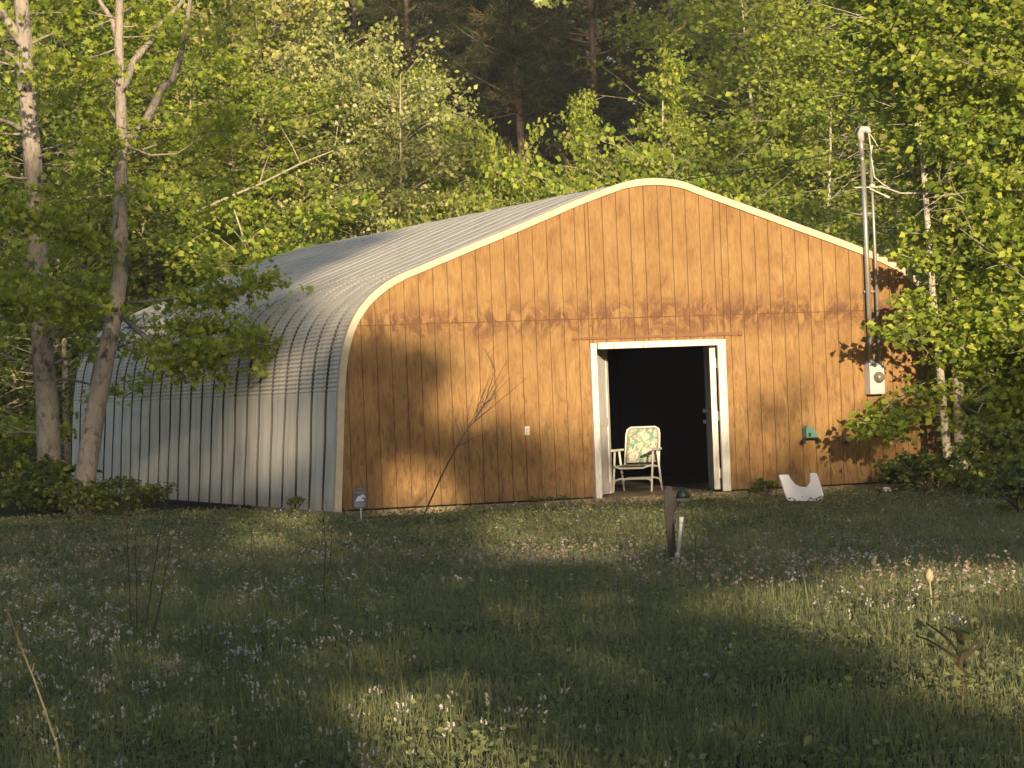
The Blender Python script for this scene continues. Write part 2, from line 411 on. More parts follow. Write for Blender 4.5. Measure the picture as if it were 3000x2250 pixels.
# doorway casing
k = NM('flaking_white_paint', .65, 0, .3); oc = k.coords((4, 4, .5))
f = k.noise(7, oc, 6, .7); k.color(k.ramp(f, [(.36, (.36, .30, .25)), (.46, (.58, .54, .50)), (.7, (.70, .67, .62))])); k.bump(f, .3, .01)
M['white'] = k.m
b = MB()
b.box((DX0+.045, -.012, DZ/2+.03), (.085, .04, DZ-.02)); b.box((DX1-.06, -.012, DZ/2+.035), (.115, .04, DZ-.09+.06))
b.box((.127, -.0135, DZ-.015), (DX1-DX0-.24+.02, .038, .085))
b.box((DX0+.02, .075, DZ/2), (.035, .12, DZ-.04)); b.box((DX1-.02, .075, DZ/2), (.035, .12, DZ-.04)); b.box((.127, .075, DZ-.01), (DX1-DX0-.09, .12, .035))
b.build('door_casing', M['white'], barn)
M['doorface'] = simple('grey_green_door_paint', (.20, .24, .23), .6, 0, .2, 5)
M['hinge'] = simple('yellowed_hinge_steel', (.68, .58, .38), .4, .4, .1, 20)
def leaf_door(hx, az, wdt, side, hinges):
    """door leaf hinged at (hx,.12); az = heading of the leaf from +y towards +x"""
    o = empty('door', (hx, .15, .07), -az); o.parent = barn
    b = MB(); H = DZ-.12; th = .045
    b.box((0, wdt/2, H/2), (th, wdt, H)); b.build('door_panel', M['white'] if side < 0 else M['doorface'], o)
    b = MB()
    for y in (.055, wdt-.055): b.box((-side*(th/2+.006), y, H/2), (.012, .105, H-.002))
    for z in (.09, .98, H-.065): b.box((-side*(th/2+.005), wdt/2, z), (.010, wdt-.222, .12))
    b.build('door_rail', M['white'] if side < 0 else M['doorface'], o)
    b = MB(); b.box((0, -.006, H/2), (.082, .010, H-.004)); b.build('door_edge', M['white'], o)
    if hinges:
        for z in (.22, 1.0, 1.72):
            b = MB(); b.box((.055, -.022, z), (.055, .014, .13)); b.tube([(.085, -.03, z-.07), (.085, -.03, z+.07)], .012, 8); b.build('hinge', M['hinge'], o)
        for z in (.92, 1.07):
            b = MB(); b.lathe([(.012, 0), (.012, -.03), (.028, -.035), (.03, -.055), (.018, -.065)], (-.022, wdt-.12, z), 0, 14)
            b.build('door_knob', M['trimsteel'], o)
leaf_door(-.80, rad(36), .85, -1, False)
leaf_door(.995, rad(18.5), .86, 1, True)

# ------------------------------------------------------------------ fittings on the wall
M['galv'] = simple('galvanised_pipe', (.33, .32, .30), .4, .5, .15, 12)
M['box_grey'] = simple('pale_grey_box_paint', (.46, .46, .45), .5, .1, .1, 10)
M['glass'] = simple('dusty_meter_glass', (.16, .14, .10), .25, 0, .3, 10, .6)
M['black'] = simple('black_rubber', (.02, .02, .02), .6)
M['wirepale'] = simple('pale_cable_sheath', (.55, .50, .42), .6)
M['wiredark'] = simple('dark_cable_sheath', (.05, .055, .04), .7)
mt = empty('electric_meter', (3.33, 0, 1.28), label='pale grey electric meter box with round glass and tall conduits above', cat='electric meter')
b = MB(); b.box((0, -.085, .215), (.225, .15, .43)); b.box((-.055, -.085, .44), (.10, .12, .02)); b.box((0, -.165, .215), (.205, .008, .405)); b.build('meter_box', M['box_grey'], mt)
b = MB(); b.lathe([(.078, -.168), (.078, -.195), (.066, -.20), (.062, -.235), (.045, -.255), (.01, -.262)], (.015, 0, .23), 1, 24); b.build('meter_dial', M['glass'], mt, True)
b = MB(); b.tube([(-.055, -.10, .44), (-.056, -.10, 2.2), (-.06, -.10, 3.2)], .034, 12); b.tube([(-.06, -.10, 3.2), (-.07, -.10, 3.30)], .030, 12)
b.tube([(-.07, -.10, 3.28), (-.075, -.10, 3.56)], .036, 12)
b.build('conduit', M['galv'], mt, True)
b = MB(); b.tube([(.075, -.10, .44), (.078, -.09, 2.2), (.075, -.08, 3.34)], .021, 10); b.build('conduit', M['galv'], mt, True)
b = MB(); b.tube([(-.07, -.10, 3.50), (-.078, -.10, 3.60), (-.06, -.14, 3.66), (-.01, -.19, 3.65), (.01, -.2, 3.60)], [.046, .052, .056, .048, .034], 12); b.build('weatherhead', M['box_grey'], mt, True)
b = MB(); b.box((.0, -.105, 2.86), (.42, .014, .014)); b.box((.06, -.115, 2.88), (.06, .04, .04)); b.tube([(.02, -.12, 2.84), (.25, -.2, 2.72)], .010, 8)
b.tube([(.22, -.19, 2.735), (.27, -.21, 2.705)], .016, 8); b.build('strut', M['wirepale'], mt)
for z in (.75, 1.42, 2.5): b = MB(); b.box((.01, -.055, z), (.22, .012, .03)); b.build('pipe_strap', M['galv'], mt)
b = MB(); b.tube([(.0, -.19, 3.60), (.03, -.17, 3.45), (.075, -.10, 3.32)], .010, 6); b.tube([(.0, -.19, 3.62), (.09, -.18, 3.5), (.15, -.16, 3.42)], .008, 6)
b.tube([(.075, -.09, 3.32), (.10, -.12, 3.0), (.2, -.16, 2.90), (.28, -.2, 2.84)], .008, 6); b.tube([(.075, -.09, 3.34), (.10, -.09, 3.44)], .014, 6)
b.build('drip_loop', M['wirepale'], mt)
b = MB(); P = [at(2578, 545, 1, -.2), at(2640, 566, 1, -.5), at(2760, 566, 1, -1.0), at(2880, 561, 1, -1.6), at(3000, 555, 1, -2.2), at(3200, 540, 1, -3.5), at(4200, 400, 1, -8)]
b.tube(P, .011, 6); tag(b.build('power_cable', M['wirepale']), 'pale service cable running right from the conduit mast', 'cable')
b = MB(); P = [at(2512, 428, 1, -.15), at(2400, 458, 1, .5), at(2262, 485, 1, 1.5), at(2045, 520, 1, 4.), at(1900, 548, 1, 6.5), at(1700, 596, 1, 10)]
b.tube(P, .010, 6); tag(b.build('power_cable', M['wiredark']), 'thin dark cable sloping from the mast top behind the roof peak', 'cable')
o_ = empty('outlet_box', (*at(1543, 1275, 1, 0.)[:3],), label='small white outlet plate on the orange siding left of the doorway', cat='outlet')
b = MB(); b.box((0, -.014, .06), (.066, .026, .115)); b.build('cover_plate', M['white'], o_)
b = MB(); b.box((0, -.03, .085), (.034, .008, .03)); b.box((0, -.03, .037), (.034, .008, .03)); b.build('socket', M['trimsteel'], o_)
# hose hanger
p = at(2366, 1282, 1, 0.); hh = empty('hose_hanger', (p[0], 0, p[2]), label='teal hose holder on a dark curved bracket right of the doorway', cat='hose holder')
M['teal'] = simple('faded_teal_plastic', (.10, .21, .18), .55, 0, .2, 12); M['darkmetal'] = simple('dark_iron', (.03, .025, .025), .6, .4)
b = MB(); b.prism([(-.075, .0), (.085, .0), (.088, .06), (.06, .10), (.02, .115), (-.01, .15), (-.05, .165), (-.078, .13)], 1, -.13, -.02); b.build('hose_drum', M['teal'], hh)
b = MB(); b.tube([(-.125, -.10, -.065), (-.10, -.10, -.02), (-.05, -.10, .0), (.05, -.10, .0), (.11, -.10, -.02), (.135, -.10, -.05)], .018, 8)
b.box((0, -.05, -.012), (.16, .1, .02)); b.box((-.115, -.10, -.055), (.05, .05, .05)); b.box((.122, -.10, -.048), (.05, .05, .04)); b.build('hanger_bracket', M['darkmetal'], hh)
b = MB(); b.box((-.03, -.135, .04), (.03, .012, .05)); b.build('hanger_slot', M['black'], hh)
# faucet
p = at(2476, 1293, 1, 0.); fc = empty('wall_faucet', (p[0], 0, p[2]), label='small round brown spigot on the siding right of the teal hose holder', cat='faucet')
M['brass'] = simple('tarnished_brass', (.16, .09, .05), .45, .6)
b = MB(); b.lathe([(.045, 0), (.045, -.012), (.02, -.02), (.02, -.06)], (0, 0, 0), 1, 18); b.build('flange', M['brass'], fc)
b = MB(); b.tube([(0, -.05, 0), (0, -.10, 0), (.005, -.125, -.035)], .016, 8); b.build('spout', M['brass'], fc)
b = MB(); b.lathe([(.034, -.082), (.038, -.09), (.034, -.10)], (0, 0, .028), 1, 12); b.build('handle', M['galv'], fc)

# ------------------------------------------------------------------ lawn chair in the doorway
M['chair_white'] = simple('white_tube_frame', (.66, .65, .60), .4, .1, .06, 10)
k = NM('floral_cushion_cloth', .85); v = k.coords()
n1 = k.noise(11, v, 3, .5, .6); n2 = k.noise(15, k.coords((1.3, 1, .8)), 3, .5, .4)
c = k.ramp(n1, [(.36, (.14, .26, .22)), (.43, (.45, .48, .34)), (.54, (.56, .54, .44)), (.60, (.50, .26, .20)), (.70, (.55, .48, .26))])
c = k.mix(k.ramp(n2, [(.52, 0.), (.57, .85)]), c, (.15, .25, .20)); k.color(c); M['floral'] = k.m
CHP = at(1868, 1436, 2, .045); CHY = 1.75
q0 = at(1868, 1400, 1, CHY)
ch = empty('lawn_chair', (q0[0], CHY, .04), rad(-40), label='white framed folding lawn chair with floral cushion in the open doorway', cat='chair')
b = MB(); W2 = .28
def rc(pts, r=.0145, m=b): m.tube(pts, r, 8)
# four legs, arms, back loop, seat rails, U stretchers; chair faces -y
for s in (-1, 1):
    for (y0, y1) in ((-.27, -.12), (.24, .05)):
        lb = MB(); lb.tube([(s*W2, y0, 0.), (s*W2, y1*.9+y0*.1, .575)], .016, 8); lb.build('leg', M['chair_white'], ch, True)
    ab = MB(); ab.prism([(s*W2-.03, -.30), (s*W2+.03, -.30), (s*W2+.032, -.1), (s*W2+.026, .22), (s*W2-.026, .22), (s*W2-.032, -.1)], 2, .575, .603); ab.build('armrest', M['chair_white'], ch)
rc([(-W2+.03, -.22, .36), (-.25, .20, .34), (-.25, .24, .40), (-.245, .33, .80), (-.23, .345, .865), (-.18, .352, .895), (.18, .352, .895), (.23, .345, .865), (.245, .33, .80), (.25, .24, .40), (.25, .20, .34), (W2-.03, -.22, .36)])
rc([(-W2, -.24, .37), (-.22, -.265, .355), (-.17, -.275, .335), (.17, -.275, .335), (.22, -.265, .355), (W2, -.24, .37)])
for y_, z_c in ((-.235, .19), (.20, .19)):
    rc([(-W2, y_*.97, .115), (-.26, y_, .165), (-.2, y_, .185), (.2, y_, .185), (.26, y_, .165), (W2, y_*.97, .115)])
b.build('chair_frame', M['chair_white'], ch, True)
def pad(pts_front, wid, th, name):
    b = MB(); rows = []; P = np.array(pts_front, float); cols = np.linspace(-1, 1, 9)
    tgp = np.gradient(P, axis=0); tgp /= np.linalg.norm(tgp, axis=1)[:, None]; nn = np.stack([-tgp[:, 1], tgp[:, 0]], 1)
    V = []
    for sgn in (1, -1):
        for i, (p_, q_) in enumerate(zip(P, nn)):
            for c_ in cols:
                e = (1-abs(c_)**4)*(1-abs(2*i/(len(P)-1)-1)**6); t_ = sgn*th*(.25+.75*e)
                V.append((c_*wid, p_[0]+q_[0]*t_, p_[1]+q_[1]*t_))
    m, n_ = len(P), 9; F = []
    for s_ in (0, 1):
        o0 = s_*m*n_
        F += [(o0+i*n_+j, o0+i*n_+j+1, o0+(i+1)*n_+j+1, o0+(i+1)*n_+j) for i in range(m-1) for j in range(n_-1)]
    for i in range(m-1):
        for j in (0, n_-1): F.append((i*n_+j, (i+1)*n_+j, m*n_+(i+1)*n_+j, m*n_+i*n_+j))
    for i in (0, m-1):
        for j in range(n_-1): F.append((i*n_+j, i*n_+j+1, m*n_+i*n_+j+1, m*n_+i*n_+j))
    b.add(V, F); return b.build(name, M['floral'], ch, True)
pad([(.20+.15*t, .40+.475*t) for t in np.linspace(0, 1, 8)], .232, .022, 'back_cushion')
pad([(-.25+.46*t, .375-.01*t) for t in np.linspace(0, 1, 8)], .215, .018, 'seat_cushion')

# ------------------------------------------------------------------ things in front of the barn
GP = lambda u, v: at(u, v, 2, 0.)
# white cut-out panel
b = MB(); OUT = [(498, 1135), (655, 1128), (700, 1210), (760, 1290), (850, 1340), (960, 1345), (1010, 1310), (1035, 1250), (1038, 1120), (1070, 1098), (1150, 1110), (1175, 1180), (1200, 1280), (1250, 1480), (1215, 1570), (1050, 1590), (640, 1590), (600, 1510), (540, 1300)]
PY = GP(2345, 1466)[1]; pts = [at(2200+x*.1688, 1200+y*.1688, 1, PY) for x, y in OUT]
c0 = np.mean(pts, 0); zb = min(p_[2] for p_ in pts)
b.prism([(p_[0]-c0[0], p_[2]-zb) for p_ in pts], 1, -.03, .0)
M['lav'] = simple('white_enamel_panel', (.66, .64, .68), .35, 0, .12, 6)
o = b.build('cutout_panel', M['lav']); o.location = (c0[0], PY, zb-.0); o.rotation_euler = (rad(-7), 0, 0)
tag(o, 'white board with a deep curved cut-out standing against the wall base', 'panel')
b = MB(); p = at(2322, 1437, 1, -.80)
# litter
p = GP(2598, 1443); b = MB(); b.prism([(-.055, -.03), (.05, -.035), (.06, .02), (.01, .04), (-.05, .03)], 2, 0, .03); o = b.build('paper_scrap', M['white']); o.location = (p[0], p[1], .03); o.rotation_euler = (rad(25), 0, .3)
tag(o, 'small flat white scrap lying in the grass right of the cut-out board', 'litter')
# yard sign
p = GP(1056, 1523); sg = empty('yard_sign', (p[0], p[1], -.02), rad(-14), label='small blue octagonal yard sign with white emblem at the left wall corner', cat='sign')
M['blue'] = simple('faded_blue_sign', (.10, .12, .17), .5, 0, .15, 8); M['signgrey'] = simple('pale_blue_sign_band', (.22, .24, .31), .5); M['signwhite'] = simple('sign_white', (.62, .62, .66), .5, 0, .05)
b = MB(); b.tube([(.01, 0, 0), (.01, 0, .20)], .011, 8); b.tube([(.01, .005, .2), (.01, .005, .30)], .009, 8); b.build('stake', M['wirepale'], sg)
b = MB(); oct_ = [(-.085, .21), (-.05, .165), (.05, .165), (.085, .21), (.085, .33), (.055, .375), (-.055, .375), (-.085, .33)]
b.prism(oct_, 1, -.014, -.002)
b.build('sign_plate', M['blue'], sg)
b = MB(); b.prism([(-.05, .385), (.055, .385), (.08, .40), (.078, .425), (-.045, .425), (-.065, .41)], 1, -.014, -.002); b.build('sign_topper', M['blue'], sg)
b = MB(); b.prism([(-.035, .345), (.06, .35), (.062, .362), (-.035, .358)], 1, -.018, -.0145); b.build('sign_band', M['signgrey'], sg); b = MB(); b.prism([(-.03, .400), (.068, .402), (.068, .410), (-.03, .408)], 1, -.018, -.0145); b.build('sign_band', M['signgrey'], sg)
b = MB(); b.prism([(-.068, .205), (-.045, .177), (.045, .177), (.068, .205), (.068, .232), (-.068, .236)], 1, -.018, -.0145); b.build('sign_band', M['signgrey'], sg)
b = MB(); b.prism([(-.06, .246), (.055, .250), (.052, .272), (.035, .275), (.03, .292), (.044, .300), (.066, .286), (.070, .30), (.055, .33), (.03, .335), (.008, .315), (-.012, .318), (-.03, .30)], 1, -.018, -.0145); b.build('sign_emblem', M['signwhite'], sg)
# post with valve, white pipe
p = GP(1972, 1640); M['oldpost'] = simple('weathered_dark_post', (.055, .048, .045), .9, 0, .4, 25); M['dgreen'] = simple('dark_green_plastic', (.009, .016, .015), .5, 0, .2, 10)
wp = empty('hydrant_post', (p[0], p[1], -.06), rad(-20), label='dark wooden post with a dark green valve head standing in the meadow', cat='post')
b = MB(); b.prism([(-.030, 0.), (.03, 0.), (.022, .33), (.020, .44), (.022, .62), (.012, .69), (-.03, .70), (-.055, .66), (-.058, .45)], 1, -.035, .035)
b.v[-1][:, 0] += -.0*b.v[-1][:, 2]; b.build('post_body', M['oldpost'], wp)
b = MB(); b.tube([(.015, -.01, .48), (.05, -.01, .53), (.07, -.01, .60)], [.018, .022, .018], 8); b.prism([(.0, .62), (.02, .66), (.035, .62), (.05, .56), (.055, .50), (.03, .48), (.018, .53)], 1, -.03, .01); b.build('valve_arm', M['darkmetal'], wp)
b = MB(); b.lathe([(.035, .585), (.06, .59), (.058, .62), (.042, .65), (.028, .675), (.01, .68)], (.105, 0, 0), 2, 16); b.build('valve_head', M['dgreen'], wp, True)
b = MB(); b.prism([(.045, .565), (.155, .562), (.16, .585), (.05, .59)], 1, -.06, .06); b.build('valve_plate', M['dgreen'], wp)
b = MB(); b.tube([(0, 0, 0), (.045, .0, .36), (.052, .0, .41)], .0155, 12); b.tube([(.0455, 0, .365), (.0525, 0, .42)], .0195, 12); b.tube([(.002, 0, .08), (.006, 0, .115)], .0185, 12)
o = b.build('plastic_pipe', M['signwhite'], None, True); q = GP(1979, 1645); o.location = (q[0]-.01, q[1]-.06, -.04); o.rotation_euler = (0, 0, rad(-20))
tag(o, 'white plastic pipe leaning against the dark wooden post', 'pipe')
# crumpled tarp at the right edge
R_ = np.random.default_rng(5); th = np.linspace(0, 2*math.pi, 22, endpoint=False); b = MB(); rows = []
for i, (r_, h_) in enumerate(((.55, -.05), (.5, .10), (.40, .22), (.26, .28), (.08, .30))):
    rr = r_*(1+.18*np.sin(3*th+i)+.1*R_.normal(size=22)); rows.append(np.stack([rr*np.cos(th), rr*.7*np.sin(th), h_+.03*R_.normal(size=22)], 1))
b.add(np.vstack(rows), [(i*22+j, i*22+(j+1) % 22, (i+1)*22+(j+1) % 22, (i+1)*22+j) for i in range(4) for j in range(22)]+[tuple(88+j for j in range(22))])
o = b.build('tarp', simple('grey_blue_tarp', (.16, .19, .26), .5, 0, .2, 6)); p = GP(3010, 1455); o.location = (p[0], p[1], 0)
tag(o, 'crumpled grey-blue tarp in the weeds at the right edge', 'tarp')

# ------------------------------------------------------------------ trees
def curve(p0, p1, sag, R, n=6, wob=.05):
    t = np.linspace(0, 1, n)[:, None]; p0 = np.array(p0, float); p1 = np.array(p1, float)
    L = np.linalg.norm(p1-p0); P = p0+(p1-p0)*t; P[:, 2] += (sag*4*t*(1-t))[:, 0]*L
    P[1:-1] += R.normal(0, wob*L/ n, (n-2, 3)); return P
def tree_data(paths, R, nb, zr, blen, leaf_n, leaf_s, spread=.22, up=.25, sub=4, rb=.25, aim=None, lobed=False, flat=.5, shape=None, tint_mu=.5, ok=None):
    """paths: list of (pts, r0, r1).  returns trunk MB, leaf centres"""
    b = MB(); cen = []
    for pts, r0, r1 in paths:
        pts = np.array(pts, float); m = len(pts); b.tube(pts, np.linspace(r0, r1, m), 9, True)
    for i in range(nb):
        pts, r0, r1 = paths[R.integers(len(paths))]; pts = np.array(pts, float)
        z = R.uniform(*zr); zs = pts[:, 2]
        if z > zs.max(): z = R.uniform(zr[0], zs.max())
        base = np.array([np.interp(z, zs, pts[:, 0]), np.interp(z, zs, pts[:, 1]), z])
        h = (z-zr[0])/(zr[1]-zr[0]); L = blen*R.uniform(.55, 1.15)*(shape(h) if shape else (1.15-.8*h))
        a = R.uniform(0, 2*math.pi) if aim is None else R.normal(aim, 1.1)
        tip = base+np.array([math.cos(a)*L, math.sin(a)*L, L*R.normal(up, .22)])
        if ok is not None and not ok(tip): continue
        P = curve(base, tip, R.normal(.03, .06), R)
        rr = max(.006, np.interp(z, zs, np.linspace(r0, r1, len(pts)))*rb)
        b.tube(P, np.linspace(rr, .004, len(P)), 5, False)
        for j in range(sub):
            t = R.uniform(.3, 1.); s0 = np.array([np.interp(t*(len(P)-1), range(len(P)), P[:, c_]) for c_ in range(3)])
            aa = a+R.normal(0, .8); l2 = L*R.uniform(.2, .5)
            s1 = s0+np.array([math.cos(aa)*l2, math.sin(aa)*l2, l2*R.normal(up*.6, .3)])
            b.tube(curve(s0, s1, .02, R, 4), np.linspace(rr*.4+.002, .003, 4), 4, False)
            N = max(3, int(leaf_n*R.uniform(.4, 1.5))); tt = R.uniform(.25, 1.12, N)[:, None]
            cen.append(s0+(s1-s0)*tt+R.normal(0, 1, (N, 3))*np.array([spread, spread, spread*flat]))
    return b, np.vstack(cen)
def plant_tree(name, paths, mat_leaf, mat_bark, loc=(0, 0, 0), label=None, cat='tree', group=None, leaf_s=.13, lobed=False, seed=1, tilt=.9, trim=None, **kw):
    R = np.random.default_rng(seed)
    b, cen = tree_data(paths, R, leaf_s=leaf_s, **kw)
    if trim is not None: cen = cen[trim(cen)]
    t = empty(name, loc, label=label, cat=cat, group=group)
    b.build('trunk', mat_bark, t, True)
    link('crown', leaves_mesh('crown', cen, leaf_s, R, lobed, tilt), t, mat_leaf)
    return t
def copy_tree(src, loc, rz, sc, label, group=None):
    r = src.copy(); COL.objects.link(r); r.location = loc; r.rotation_euler = (0, 0, rz); r.scale = sc if hasattr(sc, '__len__') else (sc, sc, sc)
    r['label'] = label
    if group: r['group'] = group
    for c_ in src.children:
        d = c_.copy(); COL.objects.link(d); d.parent = r
    return r
def wavy(h, lean, R, n=9, amp=.12):
    t = np.linspace(0, 1, n); return np.stack([lean[0]*t+np.cumsum(R.normal(0, amp/3, n))*(t > 0), lean[1]*t+np.cumsum(R.normal(0, amp/3, n))*(t > 0), h*t], 1)

oval = lambda h: .45+1.1*math.sin(math.pi*min(1, max(0, h*.85+.12)))**.8*(1-.35*h)
cone = lambda h: 1.25-1.0*h
EDGE = []
def edge_tree(u, y, vtop, label, kind, wf=1., group='broadleaf trees along the wood edge behind the barn'):
    """one tree of the wood edge: trunk foot under u at distance plane y, top at vtop"""
    vtop = vtop+(120 if kind == 'bush' else 60 if kind == 'spire' else 0)
    foot = at(u, 1190, 1, y); top = at(u, vtop, 1, y)[2]
    EDGE.append((foot[0], y, top, label, kind, wf, group))
# variants
VAR = {}
def variant(key, H, nb, blen, leaf_n, leaf_s, mat, bark_, seed, shp, **kw):
    R = np.random.default_rng(seed)
    paths = [(wavy(H, (R.normal(0, .4), R.normal(0, .4)), R), H*.010, .012)]
    if kw.pop('twin', False): paths.append((wavy(H*.9, (.9, .3), R), H*.008, .010))
    VAR[key] = dict(H=H, args=dict(paths=paths, mat_leaf=M[mat], mat_bark=M[bark_], leaf_s=leaf_s, seed=seed, nb=nb, blen=blen, leaf_n=leaf_n, zr=(.3, H*.99), shape=shp, **kw), proto=None)
variant('gum', 10., 125, 2.2, 36, .125, 'leaf', 'bark_pale', 21, oval, sub=5, spread=.145, flat=.45)
variant('gum2', 10., 115, 2.4, 36, .13, 'leaf', 'bark_twig', 22, oval, sub=5, spread=.16, flat=.42, twin=True)
variant('spire', 8., 90, 1.5, 28, .115, 'leaf', 'bark_pale', 23, cone, sub=5, spread=.13, flat=.4, up=.35)
variant('pale', 8., 120, 2.2, 36, .11, 'leaf_pale', 'bark_twig', 24, oval, sub=5, spread=.145, flat=.5)
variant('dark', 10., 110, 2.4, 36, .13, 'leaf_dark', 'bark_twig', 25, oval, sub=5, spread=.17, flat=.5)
variant('bush', 4., 70, 1.7, 40, .11, 'leaf', 'bark_twig', 26, oval, sub=5, spread=.145, flat=.42, up=.45)

E = edge_tree
# left mass
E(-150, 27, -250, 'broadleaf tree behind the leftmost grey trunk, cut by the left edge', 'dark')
E(60, 30, -300, 'tall leafy tree directly behind the thicker grey trunk', 'gum2')
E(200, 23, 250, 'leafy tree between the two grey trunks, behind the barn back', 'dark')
E(350, 33, -350, 'tall leafy tree behind the forked grey trunk', 'gum')
E(480, 25, 80, 'bright green tree just right of the forked trunk', 'gum2')
E(650, 32, -200, 'tall green tree above the sagging barn roof end', 'gum')
E(760, 25, 180, 'mid green tree above the low back end of the barn roof', 'gum2')
E(790, 30, -60, 'tall pale leaved tree left of the brown dead needles', 'pale', .8)
E(930, 21, 480, 'low bright bush touching the left part of the roof ridge', 'bush')
E(1050, 26, 110, 'yellow green tree left of the dark gap', 'pale', .8)
E(1160, 22, 200, 'pale yellowish tree above the middle of the roof ridge', 'pale', .8)
E(1275, 27, 210, 'leafy tree at the left rim of the dark gap', 'gum', .55)
E(1380, 23, 330, 'small bright tree leaning into the dark gap from the left', 'bush', .6)
E(1450, 21, 520, 'low leafy bush under the dark gap above the roof ridge', 'bush', .7)
E(1560, 20, 555, 'lowest leafy bush under the dark gap beside the roof peak', 'bush', .7)
# right mass
E(1690, 22, 430, 'low leafy bush just left of the roof peak', 'bush', .6)
E(1750, 26, 200, 'narrow young tree at the right rim of the dark gap', 'spire', .6)
E(1960, 25, 90, 'slender young tree with bare pale stem directly above the roof peak', 'spire', .75)
E(1860, 21, 420, 'leafy bush right behind the roof peak', 'bush', .8)
E(2060, 23, 330, 'green bush behind the right slope just past the peak', 'bush', .9)
E(2360, 32, -250, 'tall broadleaf tree right of the dark gap', 'gum', .75)
E(2250, 26, -80, 'yellow green tree left of the conduit mast', 'gum2')
E(2420, 22, 140, 'green tree right behind the conduit mast', 'gum')
E(2400, 33, -350, 'tall tree rising behind the conduit mast', 'gum2')
E(2600, 28, -300, 'tall tree right of the conduit mast', 'gum')
E(2300, 18.5, 560, 'low bush behind the right roof slope', 'bush')
E(2520, 18.5, 600, 'low bush behind the roof end at the mast', 'bush')
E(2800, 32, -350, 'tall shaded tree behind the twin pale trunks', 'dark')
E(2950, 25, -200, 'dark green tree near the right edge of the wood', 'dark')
E(3150, 20, -300, 'leafy tree cut by the right edge of the view', 'gum2')
E(2780, 14, 300, 'green tree behind the right rear of the barn', 'gum')
E(3050, 8, 250, 'broadleaf tree beside the barn, partly outside the right edge', 'gum2')
for i, (x_w, y_w, top, label, kind, wf, group) in enumerate(EDGE):
    V_ = VAR[kind]; R = np.random.default_rng(100+i); s = top/V_['H']; sx = wf*min(1.35, max(.75, s**.7))
    if V_['proto'] is None:
        t = plant_tree('tree' if kind != 'bush' else 'bush', loc=(x_w, y_w, -.1), label=label, cat='tree' if kind != 'bush' else 'bush', group=group, **V_['args'])
        t.scale = (sx, sx, s); t.rotation_euler = (0, 0, R.uniform(0, 6.28)); V_['proto'] = t
    else: copy_tree(V_['proto'], (x_w, y_w, -.1), R.uniform(0, 6.28), (sx, sx, s), label, group)

# pines behind
def pine(name, H, seed, label, loc, dead=.12):
    R = np.random.default_rng(seed); b = MB(); P = wavy(H, (R.normal(0, .3), 0), R, 9, .1); b.tube(P, np.linspace(.19, .03, 9), 9)
    C, D = [], []
    for i in range(105):
        z = R.uniform(.12*H, H*.99); h = z/H; base = np.array([np.interp(z, P[:, 2], P[:, 0]), np.interp(z, P[:, 2], P[:, 1]), z])
        L = (3.3-2.4*h)*R.uniform(.6, 1.15); a = R.uniform(0, 6.28); tip = base+np.array([math.cos(a)*L, math.sin(a)*L, L*R.normal(.22+.3*h, .2)])
        Q = curve(base, tip, -.05, R); b.tube(Q, np.linspace(.035, .006, 6), 5, False)
        if R.uniform() < .12: continue
        for j in range(8):
            t = R.uniform(.3, 1.); s0 = np.array([np.interp(t*5, range(6), Q[:, c_]) for c_ in range(3)])
            aa = a+R.normal(0, .9); l2 = .55*R.uniform(.5, 1.2); s1 = s0+np.array([math.cos(aa)*l2, math.sin(aa)*l2, l2*R.normal(.1, .35)])
            N = 46; tt = R.uniform(.1, 1.05, N)[:, None]; C.append(s0+(s1-s0)*tt+R.normal(0, .03, (N, 3))); d = (s1-s0)/np.linalg.norm(s1-s0)
            v_ = R.normal(0, .75, (N, 3))+d*.9+np.array([0, 0, -.35]); D.append(v_/np.linalg.norm(v_, axis=1)[:, None])
    C = np.vstack(C); D = np.vstack(D); N = len(C); side = np.cross(D, R.normal(size=(N, 3))); side /= np.linalg.norm(side, axis=1)[:, None]
    m = np.stack([side*1.9, D, np.cross(side, D)], 2)*(R.uniform(.15, .27, N))[:, None, None]
    tint = np.clip(R.normal(.45, .25, N), 0, .9); blob = (np.sin(C[:, 0]*2.3+seed)*np.sin(C[:, 1]*2.9)*np.sin(C[:, 2]*1.9) > .62-dead) & (R.uniform(size=N) < .7); tint[blob] = .99
    t = empty(name, loc, label=label, cat='tree', group='tall pines deep in the wood')
    b.build('trunk', M['bark_pine'], t, True); link('crown', fast_mesh('crown', NEED, NEED_F, C, m, tint), t, M['needle']); return t
pp = [pine('pine_tree', 14, 41, 'dark pine filling the shaded gap above the roof ridge', (*at(1580, 1190, 1, 33)[:2], -.1)),
      pine('pine_tree', 14, 42, 'pine with reddish upright trunk at the top left of the dark gap', (*at(1240, 1190, 1, 38)[:2], -.1), .2)]
for i, (u, y, label) in enumerate([(850, 38, 'pine with brown dead needles hanging between the green crowns'), (1420, 42, 'pine with yellowish needles left of the darkest gap'),
        (1780, 36, 'dark pine behind the slender tree above the roof peak'), (1680, 44, 'far pine at the right of the dark gap'), (1050, 44, 'far pine above the yellow green tree'),
        (2000, 42, 'dark pine behind the trees right of the gap'), (600, 42, 'far pine behind the tall green tree on the left'), (200, 42, 'far pine behind the two grey trunks'),
        (2350, 44, 'far pine behind the conduit mast'), (2750, 42, 'far pine behind the twin pale trunks'), (1500, 50, 'farthest pine seen through the dark gap')]):
    q = at(u, 1190, 1, y); R = np.random.default_rng(300+i)
    copy_tree(pp[i % 2], (q[0], q[1], -.1), R.uniform(0, 6.28), (1.0, 1.0, R.uniform(.95, 1.15)), label)

